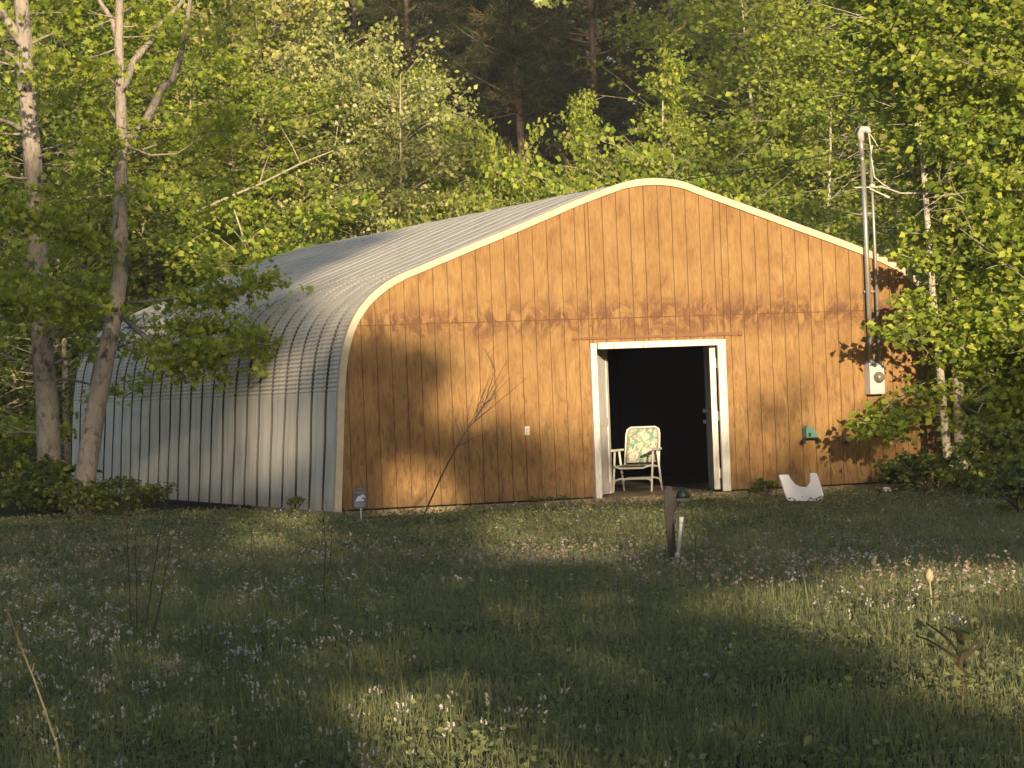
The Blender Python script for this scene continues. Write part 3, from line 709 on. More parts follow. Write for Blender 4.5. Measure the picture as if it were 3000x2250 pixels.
# far wood behind everything
R = np.random.default_rng(77); N = 420000
C = np.stack([R.uniform(-12, 48, N), R.uniform(54, 64, N), R.uniform(3, 27, N)], 1)
keep = C[:, 2] < 23.5+1.5*np.sin(C[:, 0]*.5)+1.2*np.sin(C[:, 0]*1.3)+R.normal(0, .5, N); C = C[keep]
keep = (np.sin(C[:, 0]*1.7+C[:, 2]*.6)+np.sin(C[:, 1]*1.9+C[:, 2]*1.4)+R.normal(0, .6, len(C))) > -.9; C = C[keep]
far = link('far_woods', leaves_mesh('far_woods', C, .38, R), None, M['needle']); tag(far, 'dark mass of far woods behind the pines', 'woods', kind='stuff')

# --- the two big grey trunks on the left
def path_px(pts, y, slope=0.):
    return [at(u, v, 1, y+slope*i) for i, (u, v) in enumerate(pts)]
def fat(pl, r0, r1, sub=3):
    P = np.array(pl); t = np.linspace(0, len(P)-1, (len(P)-1)*sub+1); return (np.stack([np.interp(t, range(len(P)), P[:, c_]) for c_ in range(3)], 1), r0, r1)
YT1, YT2 = 9.0, 6.0
def order(P): return P[np.argsort(P[:, 2])]
t1 = [fat(path_px([(150, 1500), (145, 1380), (140, 1200), (128, 1050), (118, 900), (108, 700), (100, 520), (88, 380), (75, 250), (72, 120), (62, 0), (55, -200), (50, -500)], YT1), .20, .10),
      fat(path_px([(75, 150), (45, 95), (15, 50), (-20, 0), (-90, -150)], YT1), .10, .03), fat(path_px([(78, 230), (40, 165), (10, 150), (-60, 120)], YT1, -.1), .05, .02),
      fat(path_px([(62, 380), (35, 362), (0, 350), (-50, 340)], YT1, -.1), .04, .02)]
Rt = np.random.default_rng(9)
def big_tree(paths, label, seed, nb, zr, aim=None, blen=2.2, trim=None, extra=None, leaf_n=36):
    R = np.random.default_rng(seed); b, cen = tree_data(paths[:1], R, nb, zr, blen, leaf_n, .14, spread=.19, up=.05, sub=5, rb=.18, aim=aim, shape=lambda h: 1.0, flat=.42)
    for p_, r0, r1 in paths[1:]: b.tube(p_, np.linspace(r0, r1, len(p_)), 8)
    if extra:
        for pl, r0, r1, nl in extra:
            b.tube(pl, np.linspace(r0, r1, len(pl)), 6)
            for j in range(nl):
                t = R.uniform(.3, 1.05)*(len(pl)-1); s0 = np.array([np.interp(t, range(len(pl)), pl[:, c_]) for c_ in range(3)])
                s1 = s0+R.normal(0, .32, 3)*np.array([1, 1, .55]); b.tube([s0, (s0+s1)/2+R.normal(0, .02, 3), s1], [.008, .006, .003], 4, False)
                n_ = int(leaf_n*.8); cen = np.vstack([cen, s0+(s1-s0)*R.uniform(.2, 1.2, n_)[:, None]+R.normal(0, .12, (n_, 3))*np.array([1, 1, .5])])
    if trim is not None: cen = cen[trim(cen)]
    t = empty('tree', tuple(paths[0][0][0]*np.array([1, 1, 0])), label=label, cat='tree')
    off = -np.array(t.location)
    for V_ in b.v: V_ += off
    b.build('trunk', M['bark_grey'], t, True); link('crown', leaves_mesh('crown', cen+off, .105, R, True), t, M['leaf']); return t
def path3(pts): return np.array([at(u, v, 1, y) for u, v, y in pts])
big_tree(t1, 'thick pale grey trunk nearest the left edge, forking near the top', 51, 42, (.8, 9.), None, 1.9)
t2 = [fat(path_px([(232, 1520), (245, 1440), (262, 1320), (285, 1180), (312, 1040), (335, 930), (350, 820), (352, 650), (354, 500), (356, 380), (352, 240), (348, 120), (350, 0), (350, -400)], YT2), .175, .05),
      fat(path_px([(358, 440), (385, 400), (420, 370), (455, 300), (470, 260), (500, 240), (530, 160), (548, 60), (560, -20)], YT2, -.03), .085, .03),
      fat(path_px([(360, 260), (395, 175), (440, 120), (470, 75), (530, 10), (560, -80)], YT2, .05), .065, .02),
      fat(path_px([(352, 150), (330, 60), (290, 0), (260, -80)], YT2, .05), .05, .02)]
ext = [(path3([(368, 935, 5.9), (440, 1000, 5.2), (500, 1045, 4.6), (545, 1058, 4.2), (620, 1048, 3.8), (700, 1020, 3.5), (800, 1010, 3.2)]), .045, .008, 40),
       (path3([(365, 890, 5.9), (450, 880, 5.2), (560, 870, 4.6), (680, 860, 4.2), (760, 830, 4.)]), .03, .006, 30),
       (path3([(375, 960, 5.9), (440, 960, 5.4), (540, 950, 4.8), (650, 960, 4.4), (760, 985, 4.1), (850, 1050, 3.8)]), .02, .005, 34),
       (path3([(365, 425, 6), (440, 455, 5.8), (520, 450, 5.5), (600, 395, 5.2), (700, 370, 5)]), .02, .005, 8),
       (path3([(355, 910, 6), (300, 900, 5.5), (200, 880, 5.), (90, 900, 4.6), (0, 890, 4.4)]), .03, .006, 44),
       (path3([(355, 740, 6), (300, 700, 5.5), (200, 690, 5.), (90, 640, 4.6), (0, 620, 4.4)]), .03, .006, 44),
       (path3([(350, 560, 6), (430, 560, 5.5), (520, 590, 5.), (600, 620, 4.6)]), .02, .005, 10)]
big_tree(t2, 'leaning forked grey trunk in front of the barn left side', 52, 26, (4.3, 9.), None, 1.6, extra=ext)
# fallen or leaning pale limb above the roof
b = MB(); P = path3([(540, 640, 20.6), (640, 590, 21), (760, 540, 21.3), (880, 480, 21.6), (980, 440, 22), (1090, 375, 22.3)]); b.tube(P, np.linspace(.032, .010, 6), 7)
for q_, d_ in ((2, (.2, 0, .6)), (3, (-.3, 0, .7)), (4, (.1, 0, .6)), (4, (.5, 0, -.5))): b.tube([P[q_], P[q_]+np.array(d_)*.5, P[q_]+np.array(d_)*np.array([1.3, 1, 1.1])], [.018, .012, .005], 5)
tag(b.build('dead_limb', M['bark_twig'], None, True), 'bare pale limb slanting up above the back of the roof', 'branch')
# bare pale branch at the upper right
b = MB(); P = path3([(2845, 35, 6), (2880, 60, 6), (2930, 90, 6), (2955, 130, 6), (2985, 175, 6), (3010, 210, 6), (3080, 330, 6)]); b.tube(P, np.linspace(.03, .075, 7), 8); b.tube(path3([(2920, 170, 6), (2975, 172, 6), (2990, 180, 6)]), [.02, .03, .03], 6)
tag(b.build('bare_branch', M['bark_pale'], None, True), 'bare whitish branch entering at the upper right edge', 'branch')
# leafy branch tip hanging in at the top
R = np.random.default_rng(63); b = MB(); P = path3([(1500, -220, 2), (1560, -120, 1.6), (1610, -40, 1.3), (1650, 0, 1.2)]); b.tube(P, np.linspace(.03, .006, 4), 6)
hb = empty('hanging_branch', tuple(P[0]), label='pale leafy branch tip hanging in at the top centre', cat='branch')
for V_ in b.v: V_ -= P[0]
b.build('branch_wood', M['bark_twig'], hb)
cen = np.vstack([at(R.uniform(1540, 1665), R.uniform(-90, 14), 1, R.uniform(.9, 1.7)) for _ in range(170)])-P[0]; link('leaves', leaves_mesh('leaves', cen, .11, R, True), hb, M['leaf_pale'])

# --- right hand trees
XL = lambda z: np.interp(z, [.4, 1.5, 3.6, 5.2, 5.6, 9], [4.2, 3.98, 3.85, 3.4, 2.9, 2.6])
def right_tree(paths, label, seed, nb, zr, blen, extra=(), mat='leaf', leaf_n=40, aim=None):
    R = np.random.default_rng(seed); b, cen = tree_data(paths, R, nb, zr, blen, leaf_n, .13, spread=.16, up=.2, sub=6, rb=.2, shape=lambda h: 1., flat=.45, aim=aim, ok=lambda q: q[0] > XL(q[2])-.15)
    n_own = len(cen)
    for pl, r0, r1, nl, sp in extra:
        b.tube(pl, np.linspace(r0, r1, len(pl)), 6)
        for j in range(nl):
            t = R.uniform(.15, 1.05)*(len(pl)-1); s0 = np.array([np.interp(t, range(len(pl)), pl[:, c_]) for c_ in range(3)])
            s1 = s0+R.normal(0, sp, 3)*np.array([1, 1, .6]); b.tube([s0, (s0+s1)/2, s1], [.006, .005, .003], 4, False)
            cen = np.vstack([cen, s0+(s1-s0)*R.uniform(.2, 1.2, 20)[:, None]+R.normal(0, .09, (20, 3))*np.array([1, 1, .5])])
    own_ = np.arange(len(cen)) < n_own; cen = cen[~own_ | (cen[:, 0] > XL(cen[:, 2])+.12*np.sin(cen[:, 2]*5))]
    if mat == 'leaf':
        P_ = np.array(paths[0][0]); n_ = 150
        for j in range(n_):
            t = R.uniform(0, len(P_)-1); q = np.array([np.interp(t, range(len(P_)), P_[:, c_]) for c_ in range(3)])
            if q[2] < 1.6 and R.uniform() < .8: continue
            q = q+np.array([R.uniform(-.1, .4), R.uniform(-.55, -.12), 0]); cen = np.vstack([cen, q+R.normal(0, .13, (22, 3))*np.array([1, 1, .5])])
    keep = (cen[:, 1] < -.15) | (cen[:, 0] > 4.6) | (cen[:, 2] > 4.4); cen = cen[keep]
    t = empty('tree', tuple(np.array(paths[0][0][0])*np.array([1, 1, 0])), label=label, cat='tree'); off = -np.array(t.location)
    for V_ in b.v: V_ += off
    b.build('trunk', M['bark_pale'], t, True); link('crown', leaves_mesh('crown', cen+off, .11, R, False), t, M[mat]); return t
YR = -1.0
ra = fat(path_px([(2790, 1440), (2778, 1360), (2770, 1280), (2762, 1180), (2752, 1050), (2741, 950), (2732, 850), (2723, 723), (2705, 480), (2687, 271), (2669, 68), (2650, -200)], YR), .065, .03)
rb_ = fat(path_px([(2822, 1440), (2818, 1400), (2812, 1290), (2809, 1184), (2800, 980), (2791, 795), (2783, 560), (2775, 300), (2765, 0), (2750, -200)], YR+.1), .10, .035)
exR = [(path3([(2745, 1060, YR), (2690, 1000, YR-.2), (2640, 970, YR-.3), (2570, 975, YR-.5)]), .014, .004, 13, .13),
       (path3([(2755, 1180, YR), (2700, 1150, YR-.2), (2620, 1170, YR-.4), (2560, 1230, YR-.5), (2550, 1270, YR-.5)]), .014, .004, 26, .20),
       (path3([(2760, 1220, YR), (2700, 1200, YR-.2), (2650, 1230, YR-.4), (2620, 1260, YR-.6)]), .012, .004, 14, .15),
       (path3([(2732, 850, YR), (2690, 870, YR-.2), (2640, 870, YR-.3)]), .010, .003, 9, .10),
       (path3([(2728, 780, YR), (2680, 760, YR-.2), (2640, 745, YR-.3)]), .010, .003, 8, .10),
       (path3([(2740, 950, YR), (2700, 930, YR-.2), (2660, 920, YR-.3)]), .010, .003, 9, .11)]
right_tree([ra], 'thinner left stem of the pale trunk pair at the barn right corner', 61, 75, (1.9, 9.), .9, exR)
right_tree([rb_], 'thicker right stem of the pale trunk pair at the barn right corner', 62, 150, (.9, 9.), 1.3)
P_ = fat(path_px([(2960, 1450), (2950, 1200), (2945, 900), (2950, 600), (2940, 300), (2935, -200)], -.2), .06, .03)
right_tree([P_], 'bushy bright green tree at the right edge beside the pale trunks', 64, 120, (.3, 8.), 1.6)
P_ = fat(path_px([(3120, 1460), (3110, 1200), (3120, 800), (3110, 300), (3115, -200)], -1.6), .08, .03)
right_tree([P_], 'leafy tree standing just outside the right edge', 65, 110, (.2, 8.), 1.8)

# --- shrubs, undergrowth
M['stem'] = simple('dry_stem', (.075, .055, .04), .9)
def shrub(u, v, h, wd, label, seed, mat='leaf_dark', y=None, group=None, n=26):
    R = np.random.default_rng(seed); p = GP(u, v) if y is None else at(u, v, 1, y); p[2] = 0
    paths = [(wavy(h, (R.normal(0, wd*.35), R.normal(0, wd*.35)), R, 6, .05), .014, .004) for _ in range(5)]
    return plant_tree('shrub', paths, M[mat], M['stem'], loc=(p[0], p[1], -.05), label=label, cat='shrub', group=group, leaf_s=min(.09, .04+.07*h), lobed=False, seed=seed, nb=n, blen=wd*.6, leaf_n=13, zr=(.05, h), sub=4, spread=min(.09, .12*h), up=.4, shape=lambda q: 1-.5*q)
shrub(180, 1490, .75, .7, 'dark vine covered shrub around the foot of the grey trunks', 71, 'leaf_dark', n=34)
shrub(90, 1495, .45, .9, 'low dark weeds left of the thick grey trunk', 72)
shrub(250, 1520, .45, .8, 'low shrub right of the leaning trunk foot', 73)
shrub(20, 1480, 1.3, 1.1, 'brownish shrub at the left edge under the trees', 74, 'leaf', n=34)
shrub(390, 1500, .35, .9, 'low weeds at the barn left side base', 75)
shrub(860, 1505, .22, .2, 'thin weed growing against the last steel panels', 76, n=6)
shrub(2720, 1440, .45, .8, 'low shrub at the foot of the pale trunk pair', 77)
shrub(2640, 1430, .35, .5, 'small weed clump left of the pale trunk pair', 78, n=14)
shrub(2880, 1450, .8, .9, 'dark shrub under the bright tree at the right edge', 79)
shrub(2990, 1500, .4, .9, 'dark low shrub in front of the tarp', 80)
shrub(2250, 1445, .18, .3, 'tiny weed left of the cut-out board', 81, n=8)
shrub(1620, 1475, .16, .5, 'tiny weeds at the siding left of the doorway', 82, n=8)
# vines on both trunk feet
# ------------------------------------------------------------------ dry stems and weeds in the meadow
M['stempale'] = simple('pale_straw_stem', (.36, .30, .18), .8); M['stemgreen'] = simple('green_stem', (.12, .15, .06), .8)
def stem(pts, r, label, mat='stem', twigs=0, seed=0, cat='dry stem', tw_len=.3, group=None):
    R = np.random.default_rng(seed); P = np.array(pts, float); b = MB(); P2 = fat(P, 0, 0, 3)[0]; P2[1:-1] += R.normal(0, .002, (len(P2)-2, 3)); b.tube(P2, np.linspace(r, r*.35, len(P2)), 6)
    for j in range(twigs):
        t = R.uniform(.55, 1.)*(len(P2)-1); s0 = np.array([np.interp(t, range(len(P2)), P2[:, c_]) for c_ in range(3)]); d = P2[-1]-P2[0]; d /= np.linalg.norm(d)
        e = s0+(d+R.normal(0, .35, 3))*tw_len*R.uniform(.4, 1.); b.tube([s0, (s0+e)/2+R.normal(0, .015, 3), e], [r*.4, r*.3, r*.15], 4, False)
    o = b.build('dry_stem', M[mat]); return tag(o, label, cat, group)
Y0 = GP(1226, 1560)[1]
stem([at(u, v, 1, Y0) for u, v in ((1222, 1560), (1255, 1480), (1300, 1380), (1350, 1290), (1400, 1215), (1430, 1160))], .011, 'long slanting dry stem with feathery tip against the orange wall', twigs=22, seed=1, tw_len=.55)
stem([at(u, v, 1, Y0) for u, v in ((1425, 1165), (1440, 1120), (1450, 1085), (1425, 1030))], .005, 'thin curling dead tip above the long slanting stem', twigs=9, seed=2, tw_len=.2)
for i, (a, lab) in enumerate([([(385, 1850), (378, 1700), (372, 1540), (380, 1420)], 'dark upright dry stem, leftmost of the cluster before the steel wall'),
        ([(402, 1870), (400, 1700), (396, 1560)], 'short dark dry stem between the left cluster stems'), ([(425, 1850), (445, 1700), (475, 1530), (500, 1440)], 'dark dry stem leaning right in the left cluster'),
        ([(445, 1860), (470, 1760), (490, 1640), (505, 1560)], 'thin leaning dry stem at the right of the left cluster'),
        ([(952, 1810), (950, 1700), (955, 1600), (948, 1520)], 'dark upright dry stem before the left wall corner'), ([(958, 1700), (970, 1620), (972, 1540)], 'short dry stem beside the upright one at the corner'),
        ([(2040, 1710), (2038, 1620), (2036, 1545)], 'thin dry stem right of the dark wooden post'), ([(2420, 1650), (2412, 1560), (2400, 1470)], 'thin green stalk below the teal hose holder'),
        ([(525, 1660), (524, 1560)], 'short thin stem left of the sunny grass patch'), ([(745, 1650), (735, 1590), (740, 1545)], 'thin stem in front of the sunny grass patch')]):
    yb = GP(*a[0])[1]; stem([at(u, v, 1, yb) for u, v in a], .005 if i < 6 else .0035, lab, mat='stem' if i != 7 else 'stemgreen', twigs=5 if i < 6 else 1, seed=10+i, tw_len=.12)
yb = -25.6; stem([at(u, v, 1, yb) for u, v in ((190, 2290), (165, 2180), (120, 2040), (60, 1890), (20, 1780))], .007, 'pale bent straw stem crossing the lower left corner', mat='stempale', twigs=14, seed=31, tw_len=.05)
# thistle with forked arms
p = GP(2828, 2080); yb = p[1]; th_ = empty('thistle', (p[0], p[1], -.02), label='dark branching thistle standing in the sunlit patch at lower right', cat='plant')
def rel(pts): return np.array([at(u, v, 1, yb) for u, v in pts])-np.array([p[0], p[1], -.02])
b = MB(); b.tube(rel([(2832, 2090), (2824, 2010), (2812, 1950), (2822, 1900), (2818, 1860)]), [.010, .011, .013, .012, .008], 8)
for pl in ([(2808, 1930), (2770, 1905), (2720, 1875), (2684, 1862)], [(2810, 1915), (2785, 1880), (2750, 1850), (2712, 1824)], [(2818, 1880), (2800, 1850), (2770, 1838)], [(2825, 1920), (2850, 1890), (2870, 1850)], [(2822, 1930), (2850, 1910), (2885, 1870)]):
    b.tube(rel(pl), np.linspace(.008, .003, len(pl)), 6)
b.build('stalk', M['stem'], th_)
R = np.random.default_rng(15); cen = np.vstack([rel([(R.uniform(2690, 2870), R.uniform(1825, 1935))])[0]+R.normal(0, .02, 3) for _ in range(8)]+[rel([(R.normal(2818, 9), R.uniform(1850, 2080))])[0]+R.normal(0, .012, 3) for _ in range(50)])
link('leaves', leaves_mesh('leaves', cen, .06, R, True), th_, M['weed'])
b = MB(); q_ = rel([(2802, 1822)])[0]; b.lathe([(.004, -.015), (.013, -.008), (.015, .004), (.009, .014), (.012, .022)], tuple(q_), 2, 12); b.build('thistle_head', M['petal'], th_, True)
# pale bud
p = GP(2728, 1790); bd = empty('seed_bud', (p[0], p[1], -.02), label='single pale pointed seed bud on a stalk in the right meadow', cat='plant')
yb = p[1]; rel2 = lambda pts: np.array([at(u, v, 1, yb) for u, v in pts])-np.array([p[0], p[1], -.02])
b = MB(); b.tube(rel2([(2730, 1800), (2728, 1745), (2724, 1705)]), .005, 6); b.build('stalk', M['stempale'], bd)
q = rel2([(2724, 1705)])[0]; b = MB(); b.lathe([(.005, 0), (.022, .012), (.028, .035), (.022, .058), (.008, .085)], tuple(q), 2, 12); b.build('bud', M['stempale'], bd, True)
for i, (u, v, m_) in enumerate(((1015, 2250, 'weed'), (900, 2235, 'weed'), (2400, 2240, 'weed'))):
    R = np.random.default_rng(90+i); p = GP(u, v); t = empty('leafy_weed', (p[0], p[1], 0), label=['pale blue-green leafy weed at the bottom edge, right of the two', 'upright bladed weed at the bottom edge left of the blue-green one', 'low lilac weed at the bottom edge towards the right'][i], cat='plant')
    b = MB(); b.tube([(0, 0, -.03), (.01, 0, .06), (.015, .01, .12)], .004, 6); b.build('stalk', M['stemgreen'], t)
    link('leaves', leaves_mesh('leaves', R.normal(0, .03, (26, 3))+np.array([0, 0, .05]), .045, R), t, M['weed'])

# ------------------------------------------------------------------ meadow: grass, weeds, flowers
def in_view(x, y, pad=60):
    d = np.stack([x-CAM[0], y-CAM[1], -CAM[2]+0*x], 1); z = d@CF; u = 1500+FPX*(d@CR)/z; v = 1125-FPX*(d@CU)/z
    return (z > 1) & (u > -pad) & (u < 3000+pad) & (v < 2250+260) & (v > 1000)
def scatter(n, R, dmin, dmax, pw=1.):
    t = dmin+(dmax-dmin)*R.uniform(size=n)**pw; a = YAW+R.uniform(-.185, .185, n); return CAM[0]+t*np.sin(a), CAM[1]+t*np.cos(a), t
def free(x, y): return ~((x > -4.62) & (x < 4.62) & (y > -.08) & (y < LEN+.1))
def blades(n, seed, dmin, dmax, h0, h1, wid, mat, name, label, pw=1., tint_mu=.45):
    R = np.random.default_rng(seed); x, y, t = scatter(n, R, dmin, dmax, pw); k_ = free(x, y) & (in_view(x, y)); x, y, t = x[k_], y[k_], t[k_]
    N = len(x); pn = fbm(x*2, y*2, 5); clump = .75+.35*np.clip(fbm(x*5, y*5, 6), -1, 1)
    h = R.uniform(h0, h1, N)*clump*np.clip(1.2-.012*(t-12), .5, 1.2); h *= np.interp(y, [-9, -3, 40], [1., .42, .42])
    hd = R.uniform(0, 6.28, N); lean = np.abs(R.normal(0, .5, N)); ax = np.stack([np.cos(hd)*lean, np.sin(hd)*lean, np.ones(N)], 1); ax /= np.linalg.norm(ax, axis=1)[:, None]
    sd = R.uniform(0, 6.28, N); side = np.stack([np.cos(sd), np.sin(sd), np.zeros(N)], 1)
    nr = np.cross(side, ax); wd = wid*(.7+.02*t)
    m = np.stack([side*wd[:, None], ax*h[:, None], nr*(h*.35)[:, None]], 2)
    T = [(-.5, 0, 0), (.5, 0, 0), (.38, .55, .10), (0, 1, .38), (-.38, .55, .10)]
    tint = np.clip(R.normal(tint_mu, .2, N)+.12*pn, 0, .97); tint[R.uniform(size=N) < .03] = 1.
    me = fast_mesh(name, T, [(0, 1, 2, 4), (4, 2, 3)], np.stack([x, y, gz(x, y)-.01], 1), m, tint)
    return tag(link(name, me, None, M[mat]), label, 'grass', kind='stuff')
blades(230000, 201, 10, 46, .05, .16, .0065, 'grass', 'grass', 'green meadow grass covering the ground before the barn', .9)
blades(32000, 202, 10, 44, .10, .23, .005, 'grass', 'tall_grass', 'taller scattered grass stalks in the meadow', .9, .78)
R = np.random.default_rng(203); x, y, t = scatter(120000, R, 10, 44, .85); k_ = free(x, y) & in_view(x, y); x, y = x[k_], y[k_]
C = np.stack([x, y, gz(x, y)+R.uniform(.0, .11, len(x))], 1)
tag(link('ground_cover', leaves_mesh('ground_cover', C, .032, R, False, 1.2), None, M['weed']), 'low broad leaved weeds among the meadow grass', 'weeds', kind='stuff')
# wildflowers: stem with a small head of lilac petals
def flower_mesh(seed):
    R = np.random.default_rng(seed); b = MB(); h = R.uniform(.13, .20); b.tube([(0, 0, -.02), (.008, 0, h*.5), (.0, .005, h)], [.0022, .002, .0015], 4, False)
    me_t = len(b.f); 
    for j in range(R.integers(3, 7)):
        z = h-R.uniform(0, .035); a = R.uniform(0, 6.28); c_ = np.array([math.cos(a)*.007, math.sin(a)*.007, z]); s = R.uniform(.010, .016)
        d = np.array([math.cos(a), math.sin(a), R.normal(-.2, .4)]); sd = np.cross(d, (0, 0, 1)); sd /= np.linalg.norm(sd); up_ = np.cross(sd, d)
        b.add([c_, c_+sd*s*.7+d*s*.4, c_+d*s, c_-sd*s*.7+d*s*.4], [(0, 1, 2, 3)], R.uniform(.3, 1)); b.add([c_, c_+up_*s*.9+d*s*.2, c_+up_*s+d*s*.6, c_+d*s*.5], [(0, 1, 2, 3)], R.uniform(.3, 1))
    me = b.mesh('wildflower'); me.materials.append(M['stemgreen']); me.materials.append(M['petal'])
    mi = np.zeros(len(b.f), np.int32); mi[me_t:] = 1; me.polygons.foreach_set('material_index', mi); return me
FM = [flower_mesh(s) for s in range(6)]
def flower_density(u, v):
    g = lambda cx, cy, sx, sy: np.exp(-((u-cx)/sx)**2-((v-cy)/sy)**2)
    return np.clip(1.0*g(500, 1880, 620, 220)+.7*g(200, 1680, 350, 70)+.25*g(1000, 2100, 800, 160)+.7*g(2400, 1620, 500, 60)+.5*g(2800, 1740, 300, 60)+.5*g(1600, 1610, 300, 35)+.4*g(1100, 1620, 400, 60)+.04, 0, 1)
R = np.random.default_rng(210); x, y, t = scatter(26000, R, 11, 40, .9)
d = np.stack([x-CAM[0], y-CAM[1], -CAM[2]+.15+0*x], 1); zc = d@CF; u = 1500+FPX*(d@CR)/zc; v = 1125-FPX*(d@CU)/zc
k_ = (R.uniform(size=len(x)) < flower_density(u, v)*.33) & free(x, y) & (u > -20) & (u < 3020) & (v < 2260) & (fbm(x*6, y*6, 8) > -.1)
x, y, t = x[k_], y[k_], t[k_]; o_ = np.argsort(t); near_i = o_[:290]; far_i = o_[290:]
for j, i in enumerate(near_i):
    o = link('wildflower', FM[j % 6]); o.location = (x[i], y[i], float(gz(x[i], y[i]))); s = R.uniform(.8, 1.25); o.rotation_euler = (0, 0, R.uniform(0, 6.28)); o.scale = (s, s, s)
    tag(o, 'small pale lilac wildflower on a thin stem in the nearest shaded grass', 'wildflower', 'pale lilac wildflowers in the near meadow')
x, y, t = x[far_i], y[far_i], t[far_i]; N = len(x)*7; ii = np.repeat(np.arange(len(x)), 7)
C = np.stack([x[ii], y[ii], gz(x[ii], y[ii])+R.uniform(.10, .21, len(x))[ii]-R.uniform(0, .04, N)], 1)+R.normal(0, .007, (N, 3))
tag(link('far_wildflowers', leaves_mesh('far_wildflowers', C, .020, R, False, 1.5), None, M['petal']), 'scattered lilac wildflowers farther off in the meadow', 'wildflowers', kind='stuff')
# pinkish brown seed heads in a band before the barn
x, y, t = scatter(60000, R, 18, 36, .9); d = np.stack([x-CAM[0], y-CAM[1], -CAM[2]+.15+0*x], 1); zc = d@CF; u = 1500+FPX*(d@CR)/zc; v = 1125-FPX*(d@CU)/zc
g = lambda cx, cy, sx, sy: np.exp(-((u-cx)/sx)**2-((v-cy)/sy)**2)
k_ = R.uniform(size=len(x)) < .24*(.5*g(1550, 1600, 420, 32)+.35*g(2300, 1620, 500, 60)+.35*g(2850, 1660, 250, 70)+.15*g(900, 1600, 500, 50)+0.2*g(200, 1600, 300, 60)); x, y = x[k_], y[k_]
ii = np.repeat(np.arange(len(x)), 5); N = len(ii); C = np.stack([x[ii], y[ii], gz(x[ii], y[ii])+R.uniform(.08, .2, len(x))[ii]-R.uniform(0, .05, N)], 1)+R.normal(0, .01, (N, 3))
tag(link('seed_heads', leaves_mesh('seed_heads', C, .026, R, False, 1.5), None, M['drypink']), 'pinkish brown seed heads in a band across the meadow', 'seed heads', kind='stuff')

# ------------------------------------------------------------------ unseen trees behind the viewer: crowns shaped to cast the wanted shade
YC = -55.0
def to_caster(P):
    P = np.atleast_2d(P); t = (P[:, 1]-YC)/LD[1]; Q = P-t[:, None]*LD; return Q[:, [0, 2]]
SH = []
def shade(dens, pts, surf, mot=0):
    if surf == 'ground': P = [at(u, v, 2, 0.) for u, v in pts]
    elif surf == 'world': P = [np.array(q, float) for q in pts]
    elif surf == 'side': P = [at(u, v, 0, -4.45) for u, v in pts]
    elif surf == 'roof':
        P = []
        for u, v in pts:
            d = CF+(u-1500)/FPX*CR-(v-1125)/FPX*CU; n_ = np.array([-.364, 0, 1.]); P.append(CAM+d*((3.18+.364*3.2)-n_@CAM)/(n_@d))
    else: P = [at(u, v, 1, surf) for u, v in pts]
    SH.append((dens, to_caster(np.array(P)), mot))
shade(.97, [(-60, -44, 0), (40, -44, 0), (40, -1.2, 0), (-4.5, -1.2, 0), (-4.9, 4, 0), (-60, 4, 0)], 'world')
shade(.80, [(0, 1540), (3000, 1440), (3000, 1390), (0, 1500)], 'ground')
# left trees in shade below, wall blobs
shade(.96, [(-900, 560), (180, 520), (420, 500), (430, 700), (330, 900), (330, 1300), (520, 1420), (520, 1560), (-900, 1560)], 7.)
shade(.96, [(200, 900), (560, 980), (760, 1100), (880, 1250), (900, 1540), (200, 1560)], 'side')
shade(.55, [(860, 1100), (990, 1150), (985, 1520), (900, 1520)], 'side')
shade(.92, [(380, 1080), (540, 1000), (760, 1080), (900, 1280), (880, 1380), (640, 1400), (380, 1420)], 'side', 1)
shade(.97, [(480, 880), (700, 760), (1120, 680), (1150, 740), (950, 830), (760, 960), (480, 1000)], 'roof', 1)
shade(.97, [(540, 880), (760, 790), (1000, 725), (1090, 715), (940, 790), (740, 900), (560, 940)], 'roof')
shade(.62, [(2190, 1170), (2380, 1080), (2400, 1230), (2300, 1330), (2190, 1320)], 0.)
shade(.82, [(2180, 1340), (2420, 1330), (2500, 1230), (2620, 1160), (3100, 1120), (3100, 1470), (2180, 1470)], 0.)
shade(.96, [(1420, -400), (2150, -400), (2120, 220), (1900, 330), (1640, 520), (1520, 500), (1420, 300)], 34.)
shade(.55, [(1000, -400), (1380, -400), (1420, 200), (1250, 150), (1050, 100)], 36.)
shade(.97, [(340, 740), (620, 800), (880, 860), (880, 1120), (340, 1100)], 4.5)
# sunny gaps in the crowns
HOLE = lambda d_, pts: shade(d_, pts, 'ground')
HOLE(.08, [(720, 1525), (930, 1500), (940, 1590), (740, 1600)])
HOLE(.35, [(1350, 1490), (2050, 1480), (2000, 1590), (1900, 1620), (1700, 1650), (1420, 1640)])
HOLE(.0, [(2460, 1700), (3150, 1660), (3150, 1790), (2900, 1790), (2850, 1870), (3000, 1895), (3150, 1890), (3150, 2070), (2650, 2055), (2610, 1930), (2500, 1870), (2400, 1790)])
HOLE(.22, [(2080, 1760), (2440, 1730), (2560, 1870), (2440, 1870), (2200, 1815)])
HOLE(.0, [(1110, 2110), (1200, 2080), (1340, 2090), (1420, 2190), (1390, 2260), (1180, 2250)])
shade(.99, [(940, 960), (1180, 1000), (1290, 1000), (1330, 1060), (1320, 1110), (1240, 1150), (1250, 1200), (1330, 1245), (1480, 1215), (1590, 1300), (1600, 1540), (1330, 1560), (1290, 1390), (1180, 1370), (1130, 1560), (940, 1560)], 0.)
shade(.06, [(1180, 1390), (1285, 1395), (1310, 1480), (1150, 1480)], 0.)
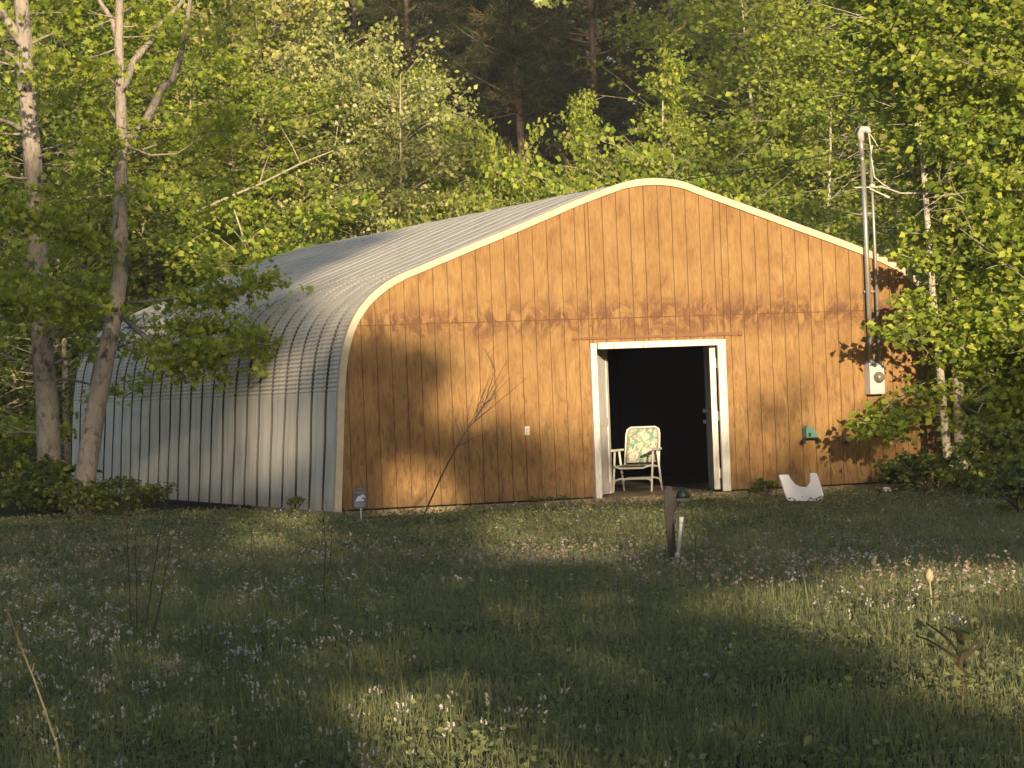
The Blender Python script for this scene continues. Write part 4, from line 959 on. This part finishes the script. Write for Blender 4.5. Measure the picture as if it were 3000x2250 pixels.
def inside(P, poly):
    x, y = P[:, 0], P[:, 1]; r = np.zeros(len(x), bool); n = len(poly)
    for i in range(n):
        x1, y1 = poly[i]; x2, y2 = poly[(i+1) % n]
        c_ = ((y1 > y) != (y2 > y)) & (x < (x2-x1)*(y-y1)/(y2-y1+1e-12)+x1); r ^= c_
    return r
R = np.random.default_rng(400); N = 950000
Q = np.stack([R.uniform(-42, 22, N), R.uniform(1.5, 34, N)], 1); den = np.zeros(N)
jit = Q+R.normal(0, .06, (N, 2))
nm = fbm(Q[:, 0]*2.6, Q[:, 1]*2.6, 31)+.4*np.sin(Q[:, 0]*11+2*np.sin(Q[:, 1]*7))
for d_, poly, mot in SH:
    if getattr(poly, 'grow', 0) or d_ < .34: cc = poly.mean(0); dv = poly-cc; poly = cc+dv*(1+.24/np.maximum(np.linalg.norm(dv, axis=1), .1))[:, None]
    k_ = inside(jit, poly); den[k_] = d_ if not mot else np.where(nm[k_] > -.02, d_, d_*.04)
hi = Q[:, 1] > 17.5+.6*np.sin(Q[:, 0]); nz = fbm(Q[:, 0]*2.6, Q[:, 1]*2.6, 12); k_ = hi & (nz > .75) & (Q[:, 1] < 29) & (Q[:, 0] < -3); den[k_] = np.maximum(den[k_], .85)
# area per leaf vs needed cover: cover = 1-exp(-n*a)
size = .22; a_leaf = size**2*.36*.55; rho = N/((22+42)*32.5)
need = -np.log(np.clip(1-den, .015, 1))/a_leaf/rho; Q = Q[R.uniform(size=N) < need]
s = R.uniform(-3.2, 3.2, len(Q)); P3 = np.stack([Q[:, 0], np.full(len(Q), YC), Q[:, 1]], 1)+s[:, None]*LD
cx = np.array([-37, -31.5, -26, -21, -17.2, -4.4, -1, 5, 12, 19.]); own = np.argmin(np.abs(P3[:, 0:1]+R.normal(0, .8, (len(P3), 1))-cx[None]), 1)
names_ = ['first', 'second', 'third', 'fourth', 'fifth', 'sixth', 'seventh', 'eighth', 'ninth', 'tenth', 'eleventh']
for i, x0 in enumerate(cx):
    k_ = own == i
    if k_.sum() < 20: continue
    t = empty('shade_tree', (x0, YC, 0), label='unseen tree behind the viewer with crown shaped for its shade, %s from the west end' % names_[i], cat='tree', group='unseen shade-casting trees in a row behind the viewer')
    b = MB(); hh_ = P3[k_][:, 2].max(); tr = wavy(hh_*.95, (0, 0), R, 8, .15); b.tube(tr, np.linspace(.17, .03, 8), 8)
    for j in range(14):
        q = P3[k_][R.integers(k_.sum())]-np.array([x0, YC, 0]); z0 = max(1., q[2]-1.2); b.tube([(0, 0, z0), (q[0]*.5, q[1]*.5, z0+.8), tuple(q)], [.03, .02, .008], 5, False)
    b.build('trunk', M['bark_grey'], t, True)
    link('crown', leaves_mesh('crown', P3[k_]-np.array([x0, YC, 0]), size, R, False, 1.3), t, M['leaf_dark'])

# ------------------------------------------------------------------ thin volume added to lift the blacks as lens flare does
b = MB(); b.box((5, 5, 17), (190, 165, 38)); hz = bpy.data.materials.new('flare_haze'); hz.use_nodes = True; t_ = hz.node_tree; t_.nodes.clear()
pv = t_.nodes.new('ShaderNodeVolumePrincipled'); pv.inputs['Color'].default_value = (.92, .90, .95, 1); pv.inputs['Density'].default_value = .0005; pv.inputs['Anisotropy'].default_value = 0.
om = t_.nodes.new('ShaderNodeOutputMaterial'); t_.links.new(pv.outputs[0], om.inputs['Volume'])
tag(b.build('haze', hz), 'thin pale veil added to lift dark tones like lens flare', 'haze', kind='stuff')
